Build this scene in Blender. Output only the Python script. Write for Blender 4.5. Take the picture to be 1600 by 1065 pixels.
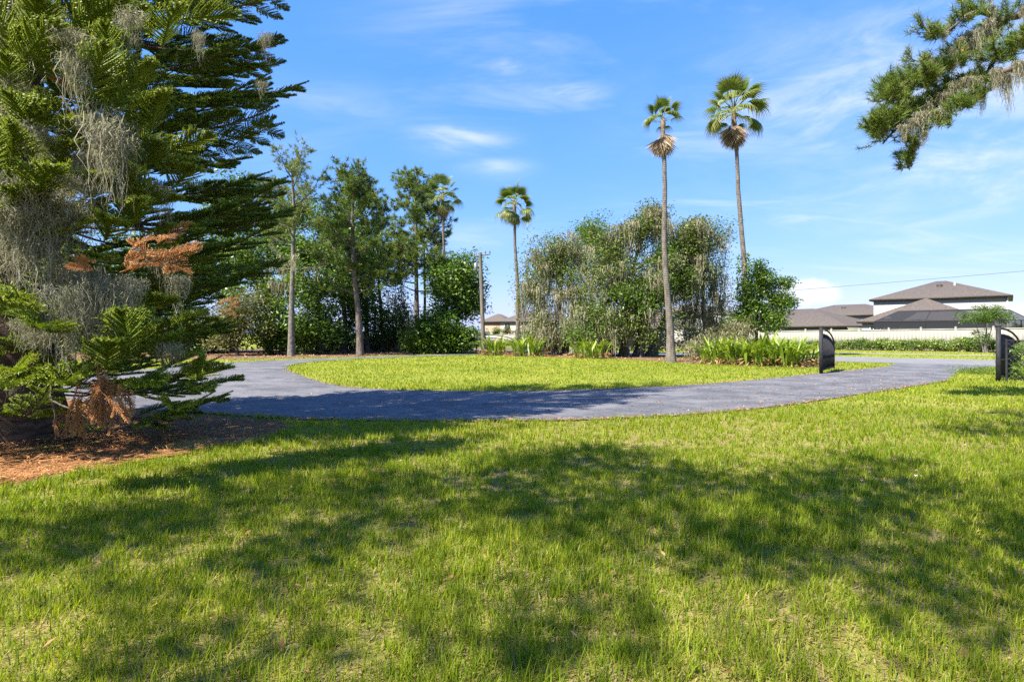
import bpy, math, random
import numpy as np

# ------------------------------------------------------------------ scene, camera, light
for o in list(bpy.data.objects):
    bpy.data.objects.remove(o)
S = bpy.context.scene
C = S.collection
random.seed(4)
R = np.random.default_rng(11)

F, Y0, H = 888.9, 519.0, 1.5            # focal length (px of the 1600 px frame), horizon row, eye height

cam_d = bpy.data.cameras.new('camera')
cam = bpy.data.objects.new('camera', cam_d); C.objects.link(cam)
cam.location = (0, 0, H); cam.rotation_euler = (math.radians(90), 0, 0)
cam_d.lens = 20; cam_d.sensor_width = 36; cam_d.shift_y = -13.5 / 1600
cam_d.clip_start = 0.05; cam_d.clip_end = 3000
S.camera = cam

SUN_EL = math.radians(50)
TRAVEL = np.array((0.80, 0.60))          # horizontal direction in which the sunlight travels
sun_d = bpy.data.lights.new('sun', 'SUN'); sun_d.energy = 3.3; sun_d.angle = math.radians(0.53)
sun_d.color = (1.0, 0.93, 0.80)
sun = bpy.data.objects.new('sun', sun_d); C.objects.link(sun)
sun.rotation_euler = (math.pi / 2 - SUN_EL, 0, math.atan2(TRAVEL[1], TRAVEL[0]) - math.pi / 2)

W = bpy.data.worlds.new('World'); S.world = W; W.use_nodes = True
EXPOSURE = 2.2
S.view_settings.view_transform = 'Standard'
S.view_settings.look = 'None'
S.view_settings.exposure = EXPOSURE
S.view_settings.gamma = 1.0
S.view_settings.use_curve_mapping = False
S.render.engine = 'CYCLES'
cy = S.cycles
cy.max_bounces = 5; cy.diffuse_bounces = 3; cy.glossy_bounces = 2; cy.transmission_bounces = 4; cy.transparent_max_bounces = 6
cy.use_denoising = False
try:
    cy.denoiser = 'OPENIMAGEDENOISE'; cy.denoising_prefilter = 'ACCURATE'
except Exception:
    pass
cy.caustics_reflective = False; cy.caustics_refractive = False
cy.sample_clamp_indirect = 6.0


class NT:
    """small node-tree helper"""
    def __init__(s, tree): s.t = tree; s.n = tree.nodes; s.l = tree.links
    def new(s, typ, **kw):
        n = s.n.new(typ)
        for k, v in kw.items(): setattr(n, k, v)
        return n
    def put(s, sock, v):
        if isinstance(v, bpy.types.NodeSocket): s.l.new(v, sock)
        elif v is not None:
            if isinstance(v, (tuple, list)) and len(v) == 3 and sock.type == 'RGBA': v = (*v, 1)
            sock.default_value = v
    def math(s, op, a, b=None, c=None, clamp=False):
        n = s.new('ShaderNodeMath', operation=op, use_clamp=clamp)
        s.put(n.inputs[0], a); s.put(n.inputs[1], b)
        if c is not None: s.put(n.inputs[2], c)
        return n.outputs[0]
    def mix(s, f, a, b, mode='MIX'):
        n = s.new('ShaderNodeMix', data_type='RGBA', blend_type=mode)
        s.put(n.inputs[0], f); s.put(n.inputs[6], a); s.put(n.inputs[7], b)
        return n.outputs[2]
    def noise(s, vec, scale, detail=3, rough=0.5, dist=0.0):
        n = s.new('ShaderNodeTexNoise'); s.put(n.inputs['Vector'], vec)
        n.inputs['Scale'].default_value = scale; n.inputs['Detail'].default_value = detail
        n.inputs['Roughness'].default_value = rough; n.inputs['Distortion'].default_value = dist
        return n.outputs['Fac']
    def ramp(s, f, stops):
        n = s.new('ShaderNodeValToRGB'); s.put(n.inputs[0], f)
        e = n.color_ramp.elements
        while len(e) < len(stops): e.new(0.5)
        for el, (p, c) in zip(e, stops):
            el.position = p; el.color = (*c, 1) if len(c) == 3 else c
        return n.outputs[0]
    def step(s, f, lo, hi):
        n = s.new('ShaderNodeMapRange', interpolation_type='SMOOTHSTEP')
        s.put(n.inputs[0], f); n.inputs[1].default_value = lo; n.inputs[2].default_value = hi
        return n.outputs[0]
    def mapping(s, vec, scale=(1, 1, 1), rot=(0, 0, 0), loc=(0, 0, 0)):
        n = s.new('ShaderNodeMapping'); s.put(n.inputs[0], vec)
        n.inputs[1].default_value = loc; n.inputs[2].default_value = rot; n.inputs[3].default_value = scale
        return n.outputs[0]


def build_world():
    t = NT(W.node_tree); t.n.clear()
    sky = t.new('ShaderNodeTexSky', sky_type='NISHITA')
    sky.sun_disc = False
    sky.sun_elevation = SUN_EL
    sky.sun_rotation = math.atan2(-TRAVEL[0], -TRAVEL[1]) % (2 * math.pi)
    sky.altitude = 0; sky.air_density = 1.0; sky.dust_density = 0.4; sky.ozone_density = 1.6
    tc = t.new('ShaderNodeTexCoord')
    sep = t.new('ShaderNodeSeparateXYZ'); t.l.new(tc.outputs['Generated'], sep.inputs[0])
    x, y, z = sep.outputs
    zz = t.math('ADD', t.math('MAXIMUM', z, 0.0), 0.16)
    cx = t.math('DIVIDE', x, zz); cyy = t.math('DIVIDE', y, zz)
    comb = t.new('ShaderNodeCombineXYZ'); t.put(comb.inputs[0], cx); t.put(comb.inputs[1], cyy)
    v = t.mapping(comb.outputs[0], scale=(0.55, 1.5, 1), rot=(0, 0, math.radians(-16)), loc=(3.3, 1.7, 0))
    streak = t.noise(v, 1.5, 7, 0.62, 0.6)
    cover = t.noise(t.mapping(comb.outputs[0], scale=(0.7, 1.0, 1), loc=(7.1, 0.4, 0)), 0.75, 3, 0.5, 0.3)
    wisps = t.math('MULTIPLY', t.step(streak, 0.46, 0.74), t.step(cover, 0.44, 0.66))
    # cirrus banks and two low cumulus heads, given as directions in the sky
    def spot(dx, dy, dz, rx, rz):
        l = math.hypot(dx, dy)
        ax, ay = dx / l, dy / l
        across = t.math('ADD', t.math('MULTIPLY', x, ay), t.math('MULTIPLY', y, -ax))
        front = t.math('GREATER_THAN', t.math('ADD', t.math('MULTIPLY', x, ax), t.math('MULTIPLY', y, ay)), 0)
        q = t.math('ADD', t.math('POWER', t.math('DIVIDE', across, rx), 2.0),
                   t.math('POWER', t.math('DIVIDE', t.math('SUBTRACT', z, dz / math.sqrt(l * l + dz * dz)), rz), 2.0))
        return t.math('MULTIPLY', t.math('POWER', 2.718, t.math('MULTIPLY', q, -1.0)), front)
    fine = t.noise(t.mapping(tc.outputs['Generated'], scale=(1.0, 1.0, 3.2), rot=(0, 0.22, 0)), 6.5, 6, 0.6, 0.5)
    fine = t.step(fine, 0.34, 0.72)
    banks = None
    for px, py, rx, rz, a in ((718, 216, .070, .020, .75), (885, 146, .060, .013, .75), (800, 103, .06, .012, .45), (775, 262, .05, .015, .5),
                              (1290, 160, .17, .04, .65), (1480, 120, .26, .09, .75), (1560, 250, .24, .05, .75), (1400, 345, .10, .018, .4),
                              (520, 165, .10, .03, .28), (760, 370, .09, .02, .35), (1550, 300, .16, .03, .6)):
        sp = t.math('MULTIPLY', spot((px - 800) / F, 1.0, (Y0 - py) / F, rx, rz), a)
        banks = sp if banks is None else t.math('MAXIMUM', banks, sp)
    banks = t.math('MULTIPLY', banks, t.math('ADD', t.math('MULTIPLY', fine, 0.85), 0.15))
    puff_n = t.noise(tc.outputs['Generated'], 24.0, 5, 0.55, 0.2)
    puffs = None
    for px, py, rx, rz in ((1262, 455, .055, .026), (1590, 500, .05, .028), (1100, 500, .2, .02)):
        sp = spot((px - 800) / F, 1.0, (Y0 - py) / F, rx, rz)
        puffs = sp if puffs is None else t.math('MAXIMUM', puffs, sp)
    puffs = t.step(t.math('ADD', puffs, t.math('MULTIPLY', t.math('SUBTRACT', puff_n, 0.5), 0.9)), 0.34, 0.72)
    puffs = t.math('MULTIPLY', puffs, 0.85)
    cl = t.math('MAXIMUM', t.math('MAXIMUM', t.math('MULTIPLY', wisps, 0.45), banks), puffs, clamp=True)
    rgb = t.new('ShaderNodeSeparateColor'); t.put(rgb.inputs[0], sky.outputs[0])
    grade = t.new('ShaderNodeCombineColor')
    for i_, (g_, k_) in enumerate(((0.98, 0.185), (0.58, 0.435), (0.14, 1.52))):
        t.put(grade.inputs[i_], t.math('MULTIPLY', t.math('POWER', rgb.outputs[i_], g_), k_))
    col = t.mix(cl, grade.outputs[0], (1.58, 1.66, 1.78))
    bg = t.new('ShaderNodeBackground'); t.put(bg.inputs[0], col); bg.inputs[1].default_value = 0.15
    out = t.new('ShaderNodeOutputWorld'); t.l.new(bg.outputs[0], out.inputs[0])


build_world()


# ------------------------------------------------------------------ helpers
def G(px, py):
    d = F * H / (py - Y0)
    return ((px - 800) / F * d, d)


def P(px, py, d):
    return np.array(((px - 800) / F * d, d, H - (py - Y0) / F * d))


U = np.array((-0.61, 0.79)); U /= np.linalg.norm(U)      # along the public road, away from the viewer
N = np.array((U[1], -U[0]))                              # across the road, towards the houses


def sn(s, n):
    q = s * U + n * N
    return float(q[0]), float(q[1])


def smooth(a, lo, hi):
    q = np.clip((np.asarray(a, float) - lo) / (hi - lo), 0, 1)
    return q * q * (3 - 2 * q)


def gz(x, y):
    """height of the land: flat garden, the road falls away gently to the far left"""
    x = np.asarray(x, float); y = np.asarray(y, float)
    s = U[0] * x + U[1] * y; n = N[0] * x + N[1] * y
    return np.clip(-0.0105 * (s - 12), -1.6, 0.15) * smooth(n, 24, 36)


def vnoise(x, y, scale, seed=0):
    x = np.asarray(x, float) * scale; y = np.asarray(y, float) * scale
    i = np.floor(x).astype(np.int64); j = np.floor(y).astype(np.int64)
    fx = x - i; fy = y - j
    fx = fx * fx * (3 - 2 * fx); fy = fy * fy * (3 - 2 * fy)
    def h(a, b):
        k = (a * 374761393 + b * 668265263 + seed * 1442695041) & 0x7fffffff
        k = ((k ^ (k >> 13)) * 1274126177) & 0x7fffffff
        return ((k ^ (k >> 16)) & 0xffff) / 65535.0
    return (h(i, j) * (1 - fx) + h(i + 1, j) * fx) * (1 - fy) + (h(i, j + 1) * (1 - fx) + h(i + 1, j + 1) * fx) * fy


def inside(px, py, poly):
    px = np.asarray(px); py = np.asarray(py)
    r = np.zeros(px.shape, bool); n = len(poly)
    for a in range(n):
        x1, y1 = poly[a]; x2, y2 = poly[(a + 1) % n]
        c = ((y1 > py) != (y2 > py)) & (px < (x2 - x1) * (py - y1) / (y2 - y1 + 1e-12) + x1)
        r ^= c
    return r


def unit(v):
    v = np.asarray(v, float)
    return v / np.maximum(np.linalg.norm(v, axis=-1, keepdims=True), 1e-9)


def rdir(n):
    return unit(R.normal(size=(n, 3)))


class MB:
    def __init__(s): s.V = []; s.F = []; s.A = []; s.n = 0
    def add(s, V, Fa, a=0.5):
        V = np.asarray(V, float).reshape(-1, 3); Fa = np.asarray(Fa, np.int64)
        s.V.append(V); s.F.append(Fa + s.n); s.A.append(np.array(np.broadcast_to(a, (len(V),)), dtype=np.float32)); s.n += len(V)
        return s
    def mesh(s, name, mat, smooth_=False):
        me = bpy.data.meshes.new(name)
        V = np.concatenate(s.V).astype(np.float32)
        me.vertices.add(len(V)); me.vertices.foreach_set('co', V.ravel())
        loops = np.concatenate([f.ravel() for f in s.F]).astype(np.int32)
        sizes = np.concatenate([np.full(len(f), f.shape[1], np.int32) for f in s.F])
        me.loops.add(len(loops)); me.loops.foreach_set('vertex_index', loops)
        st = np.zeros(len(sizes), np.int32); st[1:] = np.cumsum(sizes)[:-1]
        me.polygons.add(len(sizes)); me.polygons.foreach_set('loop_start', st)
        if smooth_: me.polygons.foreach_set('use_smooth', np.ones(len(sizes), bool))
        at = me.attributes.new('rnd', 'FLOAT', 'POINT'); at.data.foreach_set('value', np.concatenate(s.A))
        me.update(calc_edges=True); me.validate()
        if mat: me.materials.append(mat)
        return me


def link(name, data, parent=None, loc=(0, 0, 0), rot=(0, 0, 0), scale=(1, 1, 1), kind=None):
    o = bpy.data.objects.new(name, data); C.objects.link(o)
    if parent is not None: o.parent = parent
    o.location = loc; o.rotation_euler = rot; o.scale = scale
    if kind: o['kind'] = kind
    return o


def thing(name, label, cat, loc=(0, 0, 0), rz=0, group=None):
    o = link(name, None, None, loc, (0, 0, rz)); o.empty_display_size = 0.2
    o['label'] = label; o['category'] = cat
    if group: o['group'] = group
    return o


def tag(o, label, cat, group=None, kind=None):
    o['label'] = label; o['category'] = cat
    if group: o['group'] = group
    if kind: o['kind'] = kind
    return o


def tubes(mb, paths, radii, sides=6, a=0.5):
    paths = np.asarray(paths, float); radii = np.asarray(radii, float)
    if paths.ndim == 2: paths = paths[None]; radii = radii[None]
    n, k, _ = paths.shape
    T = unit(np.gradient(paths, axis=1))
    m = unit(T.mean(axis=1))
    ref = np.where(np.abs(m[:, 2:3]) > 0.8, np.array((1.0, 0, 0)), np.array((0, 0, 1.0)))
    B = unit(np.cross(T, ref[:, None, :])); Nn = np.cross(B, T)
    an = np.linspace(0, 2 * np.pi, sides, endpoint=False)
    ring = B[:, :, None, :] * np.cos(an)[None, None, :, None] + Nn[:, :, None, :] * np.sin(an)[None, None, :, None]
    V = paths[:, :, None, :] + ring * radii[:, :, None, None]
    idx = np.arange(n * k * sides).reshape(n, k, sides)
    nx = np.roll(idx, -1, axis=2)
    Fq = np.stack([idx[:, :-1], nx[:, :-1], nx[:, 1:], idx[:, 1:]], -1).reshape(-1, 4)
    if np.ndim(a) == 1 and len(np.atleast_1d(a)) == n: a = np.repeat(a, k * sides)
    mb.add(V, Fq, a)


def ribbons(mb, paths, side, width, a=0.5):
    paths = np.asarray(paths, float); n, k, _ = paths.shape
    side = np.asarray(side, float)
    if side.ndim == 2: side = side[:, None, :]
    w = np.asarray(width, float)
    V = np.stack([paths - side * w[..., None] / 2, paths + side * w[..., None] / 2], 2)
    idx = np.arange(n * k * 2).reshape(n, k, 2)
    Fq = np.stack([idx[:, :-1, 0], idx[:, :-1, 1], idx[:, 1:, 1], idx[:, 1:, 0]], -1).reshape(-1, 4)
    a = np.asarray(a, float)
    if a.ndim == 1: a = np.repeat(a, k * 2)
    elif a.ndim == 2: a = np.repeat(a.reshape(-1), 2)
    mb.add(V, Fq, a)


def diamonds(mb, c, ax, sd, L, Wd, a):
    L = np.asarray(L)[:, None]; Wd = np.asarray(Wd)[:, None]
    nrm = np.cross(ax, sd)
    mid = c + ax * L * 0.45
    V = np.stack([c, mid + sd * Wd / 2 + nrm * Wd * 0.12, c + ax * L, mid - sd * Wd / 2 + nrm * Wd * 0.12], 1)
    n = len(c)
    mb.add(V, np.arange(n * 4).reshape(n, 4), np.repeat(a, 4))


def tris(mb, base, tip, sd, w, a):
    w = np.asarray(w)[:, None]
    V = np.stack([base - sd * w / 2, base + sd * w / 2, tip], 1)
    n = len(base)
    mb.add(V, np.arange(n * 3).reshape(n, 3), np.repeat(a, 3))


def box(mb, x0, x1, y0, y1, z0, z1, a=0.5):
    V = [(x0, y0, z0), (x1, y0, z0), (x1, y1, z0), (x0, y1, z0), (x0, y0, z1), (x1, y0, z1), (x1, y1, z1), (x0, y1, z1)]
    mb.add(V, [(0, 3, 2, 1), (4, 5, 6, 7), (0, 1, 5, 4), (1, 2, 6, 5), (2, 3, 7, 6), (3, 0, 4, 7)], a)


def box_mesh(name, mat, *b):
    m = MB(); box(m, *b); return m.mesh(name, mat)


def bez(p0, p1, p2, k):
    t = np.linspace(0, 1, k)[:, None]
    return (1 - t) ** 2 * np.asarray(p0) + 2 * t * (1 - t) * np.asarray(p1) + t * t * np.asarray(p2)


def wander(path, amt):
    k = len(path); w = R.normal(size=(k, 3)) * amt; w[0] = 0
    return path + np.cumsum(w, 0) * np.linspace(0, 1, k)[:, None]


def sheet(name, poly, z, mat, kind='structure', drape=False, thick=0.0):
    """flat polygon sheet (optionally with a skirt) as one mesh"""
    import bmesh
    bm = bmesh.new()
    vs = [bm.verts.new((x, y, (float(gz(x, y)) if drape else 0) + z)) for x, y in poly]
    f = bm.faces.new(vs)
    if f.normal.z < 0: bmesh.ops.reverse_faces(bm, faces=[f])
    bm.normal_update()
    if f.normal.z < 0: f.normal_flip()
    if thick:
        r = bmesh.ops.extrude_face_region(bm, geom=[f])
        for v in [g for g in r['geom'] if isinstance(g, bmesh.types.BMVert)]: v.co.z += thick
    bmesh.ops.triangulate(bm, faces=bm.faces[:])
    bmesh.ops.recalc_face_normals(bm, faces=bm.faces[:])
    me = bpy.data.meshes.new(name); bm.to_mesh(me); bm.free()
    me.materials.append(mat)
    return link(name, me, kind=kind)


def spline(pts, per=8, closed=False):
    pts = np.asarray(pts, float); n = len(pts); out = []
    rng = range(n if closed else n - 1)
    for i in rng:
        g = (lambda j: pts[j % n]) if closed else (lambda j: pts[min(max(j, 0), n - 1)])
        p0, p1, p2, p3 = g(i - 1), g(i), g(i + 1), g(i + 2)
        for t in np.linspace(0, 1, per, endpoint=False):
            out.append(0.5 * ((2 * p1) + (-p0 + p2) * t + (2 * p0 - 5 * p1 + 4 * p2 - p3) * t * t + (-p0 + 3 * p1 - 3 * p2 + p3) * t ** 3))
    if not closed: out.append(pts[-1])
    return np.array(out)


# ------------------------------------------------------------------ materials
def new_mat(name):
    m = bpy.data.materials.new(name); m.use_nodes = True
    t = NT(m.node_tree); t.n.clear()
    out = t.new('ShaderNodeOutputMaterial')
    return m, t, out


GAIN = dict(dull_green_leaves=1.1, strap_leaves=1.3, norfolk_dead=1.35, oak_leaves=1.7, laurel_leaves=1.35, pine_needles=1.55, pine_needles_light=1.25, vine_leaves=0.95, dull_leaves=1.4, palm_fronds=1.1, hedge_leaves=1.65, spanish_moss=1.5, spanish_moss_sunbleached=1.65, norfolk_needles=1.28, dry_needles=1.35)


def leaf_mat(name, stops, trans=0.35, rough=0.55, tcol=(1.25, 1.25, 0.55), spec=0.25, hue=0.06):
    k_ = GAIN.get(name, 1.0); stops = [(p_, tuple(min(.6, v_ * k_) for v_ in c_)) for p_, c_ in stops]
    m, t, out = new_mat(name)
    at = t.new('ShaderNodeAttribute', attribute_name='rnd')
    oi = t.new('ShaderNodeObjectInfo')
    f = t.math('ADD', at.outputs['Fac'], t.math('MULTIPLY', t.math('SUBTRACT', oi.outputs['Random'], 0.5), hue * 2), clamp=True)
    col = t.ramp(f, stops)
    p = t.new('ShaderNodeBsdfPrincipled'); t.put(p.inputs['Base Color'], col)
    p.inputs['Roughness'].default_value = rough; p.inputs['Specular IOR Level'].default_value = spec
    tr = t.new('ShaderNodeBsdfTranslucent'); t.put(tr.inputs[0], t.mix(1.0, col, tcol, 'MULTIPLY'))
    mx = t.new('ShaderNodeMixShader'); mx.inputs[0].default_value = trans
    t.l.new(p.outputs[0], mx.inputs[1]); t.l.new(tr.outputs[0], mx.inputs[2]); t.l.new(mx.outputs[0], out.inputs[0])
    return m


def solid(name, c1, c2=None, scale=8.0, rough=0.8, bump=0.0, bscale=None, spec=0.2, stretch=(1, 1, 1), detail=5, metal=0.0, bdist=0.02):
    m, t, out = new_mat(name)
    tc = t.new('ShaderNodeTexCoord')
    v = t.mapping(tc.outputs['Object'], scale=stretch)
    p = t.new('ShaderNodeBsdfPrincipled')
    if c2:
        f = t.step(t.noise(v, scale, detail, 0.6), 0.3, 0.7)
        t.put(p.inputs['Base Color'], t.mix(f, (*c1, 1), (*c2, 1)))
    else:
        p.inputs['Base Color'].default_value = (*c1, 1)
    p.inputs['Roughness'].default_value = rough; p.inputs['Specular IOR Level'].default_value = spec; p.inputs['Metallic'].default_value = metal
    if bump:
        b = t.new('ShaderNodeBump'); b.inputs['Strength'].default_value = bump; b.inputs['Distance'].default_value = bdist
        t.put(b.inputs['Height'], t.noise(v, bscale or scale * 3, 6, 0.65)); t.l.new(b.outputs[0], p.inputs['Normal'])
    t.l.new(p.outputs[0], out.inputs[0])
    return m


def ground_mat():
    m, t, out = new_mat('lawn_soil')
    g = t.new('ShaderNodeNewGeometry').outputs['Position']
    s1 = t.noise(t.mapping(g, scale=(1, .22, 1), rot=(0, 0, .5)), 130, 3, 0.6, 0.6)
    s2 = t.noise(t.mapping(g, scale=(.22, 1, 1), rot=(0, 0, .2)), 130, 3, 0.6, 0.6)
    clod = t.noise(g, 26, 4, 0.7, 0.5)
    thatch = t.math('ADD', t.math('MULTIPLY', t.math('MAXIMUM', s1, s2), 0.62), t.math('MULTIPLY', clod, 0.36))
    c = t.ramp(thatch, [(0.40, (0.05, 0.040, 0.018)), (0.50, (0.20, 0.155, 0.065)), (0.58, (0.30, 0.24, 0.10)), (0.68, (0.44, 0.37, 0.18))])
    sand = t.step(t.noise(g, 1.4, 4, 0.6), 0.56, 0.70)
    c = t.mix(t.math('MULTIPLY', sand, 0.45), c, t.mix(t.step(t.noise(g, 110, 4, .7), .35, .65), (0.17, 0.115, 0.07), (0.42, 0.31, 0.20)))
    sepg = t.new('ShaderNodeSeparateXYZ'); t.l.new(g, sepg.inputs[0])
    far = t.step(sepg.outputs[1], 7.0, 15.0)
    big = t.noise(g, 0.35, 4, 0.6); fine = t.noise(g, 9, 4, 0.7)
    gr0 = t.mix(t.step(t.math('ADD', t.math('MULTIPLY', big, 0.5), t.math('MULTIPLY', fine, 0.5)), 0.38, 0.62), (0.13, 0.175, 0.012), (0.25, 0.26, 0.035))
    gr = t.mix(t.math('MULTIPLY', t.step(t.noise(g, 0.8, 5, 0.7), 0.52, 0.72), 0.55), gr0, (0.30, 0.235, 0.09))
    green = t.math('MAXIMUM', t.math('MULTIPLY', t.step(t.noise(g, 3.2, 4, 0.6), 0.34, 0.6), 0.50), t.math('MULTIPLY', far, 0.88))
    c = t.mix(green, c, gr)
    p = t.new('ShaderNodeBsdfPrincipled'); t.put(p.inputs['Base Color'], c); p.inputs['Roughness'].default_value = 0.95
    p.inputs['Specular IOR Level'].default_value = 0.1
    b = t.new('ShaderNodeBump'); b.inputs['Strength'].default_value = 0.9; b.inputs['Distance'].default_value = 0.03
    t.put(b.inputs['Height'], thatch); t.l.new(b.outputs[0], p.inputs['Normal'])
    t.l.new(p.outputs[0], out.inputs[0])
    return m


def asphalt_mat(name='asphalt', base=(0.042, 0.044, 0.053), light=(0.142, 0.141, 0.149), stain=True):
    m, t, out = new_mat(name)
    g = t.new('ShaderNodeNewGeometry').outputs['Position']
    agg = t.noise(g, 75, 3, 0.7)
    patch = t.noise(t.mapping(g, scale=(0.8, 1.0, 1), rot=(0, 0, .6)), 1.0, 10, 0.76, 0.4)
    c = t.mix(t.step(patch, 0.36, 0.66), base, light)
    c = t.mix(t.math('MULTIPLY', t.step(agg, 0.38, 0.72), 0.6), c, tuple(v * 1.55 for v in light))
    c = t.mix(t.math('MULTIPLY', t.step(t.noise(g, 120, 2), 0.55, 0.75), 0.6), c, tuple(v * 0.45 for v in base))
    c = t.mix(t.math('MULTIPLY', t.step(t.noise(g, 21, 3, .7), 0.56, 0.72), 0.5), c, tuple(v * 1.8 for v in light))
    c = t.mix(t.math('MULTIPLY', t.step(t.noise(g, 33, 3, .7), 0.58, 0.72), 0.6), c, tuple(v * 0.5 for v in base))
    if stain:
        st = t.step(t.noise(t.mapping(g, scale=(0.45, 1.2, 1), loc=(4, 2, 0)), 1.3, 6, 0.72, 0.5), 0.58, 0.74)
        c = t.mix(t.math('MULTIPLY', st, 0.6), c, (0.22, 0.14, 0.095))
        cr = t.new('ShaderNodeTexVoronoi', feature='DISTANCE_TO_EDGE'); t.put(cr.inputs['Vector'], t.mapping(g, scale=(0.32, 0.32, 0.32)))
        wob = t.noise(g, 2.2, 4); cr.inputs['Scale'].default_value = 1.0
        t.put(cr.inputs['Vector'], t.mix(0.12, t.mapping(g, scale=(0.3, 0.3, 0.3)), t.new('ShaderNodeTexNoise').outputs['Color'], 'ADD'))
        c = t.mix(t.math('MULTIPLY', t.step(cr.outputs['Distance'], 0.008, 0.0), 0.35), c, (0.04, 0.04, 0.04))
    p = t.new('ShaderNodeBsdfPrincipled'); t.put(p.inputs['Base Color'], c); p.inputs['Roughness'].default_value = 0.85
    p.inputs['Specular IOR Level'].default_value = 0.25
    b = t.new('ShaderNodeBump'); b.inputs['Strength'].default_value = 0.6; b.inputs['Distance'].default_value = 0.012
    t.put(b.inputs['Height'], t.math('ADD', agg, t.math('MULTIPLY', t.noise(g, 9, 4), 0.8))); t.l.new(b.outputs[0], p.inputs['Normal'])
    t.l.new(p.outputs[0], out.inputs[0])
    return m


def screen_mat():
    m, t, out = new_mat('insect_screen')
    d = t.new('ShaderNodeBsdfDiffuse'); d.inputs[0].default_value = (0.03, 0.033, 0.04, 1)
    tr = t.new('ShaderNodeBsdfTransparent')
    mx = t.new('ShaderNodeMixShader'); mx.inputs[0].default_value = 0.78
    t.l.new(tr.outputs[0], mx.inputs[1]); t.l.new(d.outputs[0], mx.inputs[2]); t.l.new(mx.outputs[0], out.inputs[0])
    return m


def bark_mat(name, c1, c2, vs=(9, 9, 2.0), bump=0.9, lichen=None):
    m, t, out = new_mat(name)
    tc = t.new('ShaderNodeTexCoord').outputs['Object']
    n1 = t.noise(t.mapping(tc, scale=vs), 2.2, 6, 0.7, 0.4)
    c = t.mix(t.step(n1, 0.32, 0.68), c1, c2)
    if lichen: c = t.mix(t.math('MULTIPLY', t.step(t.noise(tc, 5, 5, 0.65), 0.5, 0.68), 0.75), c, lichen)
    p = t.new('ShaderNodeBsdfPrincipled'); t.put(p.inputs['Base Color'], c); p.inputs['Roughness'].default_value = 0.9
    p.inputs['Specular IOR Level'].default_value = 0.1
    b = t.new('ShaderNodeBump'); b.inputs['Strength'].default_value = bump; b.inputs['Distance'].default_value = 0.05
    t.put(b.inputs['Height'], n1); t.l.new(b.outputs[0], p.inputs['Normal'])
    t.l.new(p.outputs[0], out.inputs[0])
    return m


def palm_trunk_mat():
    m, t, out = new_mat('palm_trunk')
    tc = t.new('ShaderNodeTexCoord').outputs['Object']
    w = t.new('ShaderNodeTexWave', wave_type='BANDS', bands_direction='Z'); t.put(w.inputs['Vector'], tc)
    w.inputs['Scale'].default_value = 3.4; w.inputs['Distortion'].default_value = 3.5; w.inputs['Detail'].default_value = 3
    n1 = t.noise(t.mapping(tc, scale=(5, 5, 1.5)), 2.0, 5, 0.65)
    c = t.mix(t.step(n1, .3, .7), (0.075, 0.064, 0.055), (0.205, 0.182, 0.16))
    c = t.mix(t.math('MULTIPLY', t.math('MULTIPLY', t.step(w.outputs['Fac'], 0.6, 0.95), n1), 0.7), c, (0.08, 0.065, 0.055))
    p = t.new('ShaderNodeBsdfPrincipled'); t.put(p.inputs['Base Color'], c); p.inputs['Roughness'].default_value = 0.9
    p.inputs['Specular IOR Level'].default_value = 0.1
    b = t.new('ShaderNodeBump'); b.inputs['Strength'].default_value = 0.35; b.inputs['Distance'].default_value = 0.03
    t.put(b.inputs['Height'], t.math('ADD', w.outputs['Fac'], n1)); t.l.new(b.outputs[0], p.inputs['Normal'])
    t.l.new(p.outputs[0], out.inputs[0])
    return m


M = {}
M['ground'] = ground_mat()
M['asphalt'] = asphalt_mat()
M['road'] = asphalt_mat('road_asphalt', (0.12, 0.12, 0.125), (0.17, 0.17, 0.17), stain=False)
M['walk'] = solid('concrete', (0.31, 0.30, 0.28), (0.25, 0.24, 0.225), 6, 0.9, 0.3)
M['straw_bed'] = solid('pine_straw_bed', (0.11, 0.055, 0.028), (0.30, 0.14, 0.06), 22, 0.95, 0.9, 60, 0.1, bdist=0.03)
M['litter_bed'] = solid('leaf_litter_bed', (0.10, 0.065, 0.042), (0.22, 0.14, 0.085), 9, 0.95, 0.9, 40, 0.1, bdist=0.03)
M['grass'] = leaf_mat('grass_blades', [(0.0, (0.095, 0.17, 0.007)), (0.35, (0.195, 0.265, 0.014)), (0.7, (0.305, 0.335, 0.026)), (0.88, (0.35, 0.36, 0.03)), (0.93, (0.40, 0.32, 0.13)), (1.0, (0.46, 0.37, 0.18))], 0.5, 0.5, (1.3, 1.3, 0.45), 0.3, 0)
M['straw'] = leaf_mat('dry_needles', [(0, (0.16, 0.065, 0.025)), (0.5, (0.33, 0.15, 0.055)), (1, (0.45, 0.25, 0.11))], 0.1, 0.7, (1, 1, 1), 0.2, 0)
M['dry_leaf'] = leaf_mat('dry_leaves', [(0, (0.10, 0.05, 0.03)), (0.5, (0.28, 0.13, 0.06)), (1, (0.45, 0.30, 0.16))], 0.15, 0.7, (1, 1, 1), 0.2, 0)
M['norfolk'] = leaf_mat('norfolk_needles', [(0, (0.03, 0.060, 0.008)), (0.45, (0.085, 0.140, 0.012)), (0.8, (0.165, 0.215, 0.018)), (1, (0.22, 0.25, 0.025))], 0.28, 0.5, (1.2, 1.2, 0.5), 0.3)
M['norfolk_dead'] = leaf_mat('norfolk_dead', [(0, (0.20, 0.085, 0.030)), (0.6, (0.40, 0.19, 0.075)), (1, (0.52, 0.29, 0.13))], 0.15, 0.7, (1, 1, 1), 0.2)
M['norfolk_bark'] = bark_mat('norfolk_bark', (0.05, 0.035, 0.026), (0.15, 0.105, 0.075), (3, 3, 9))
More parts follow.
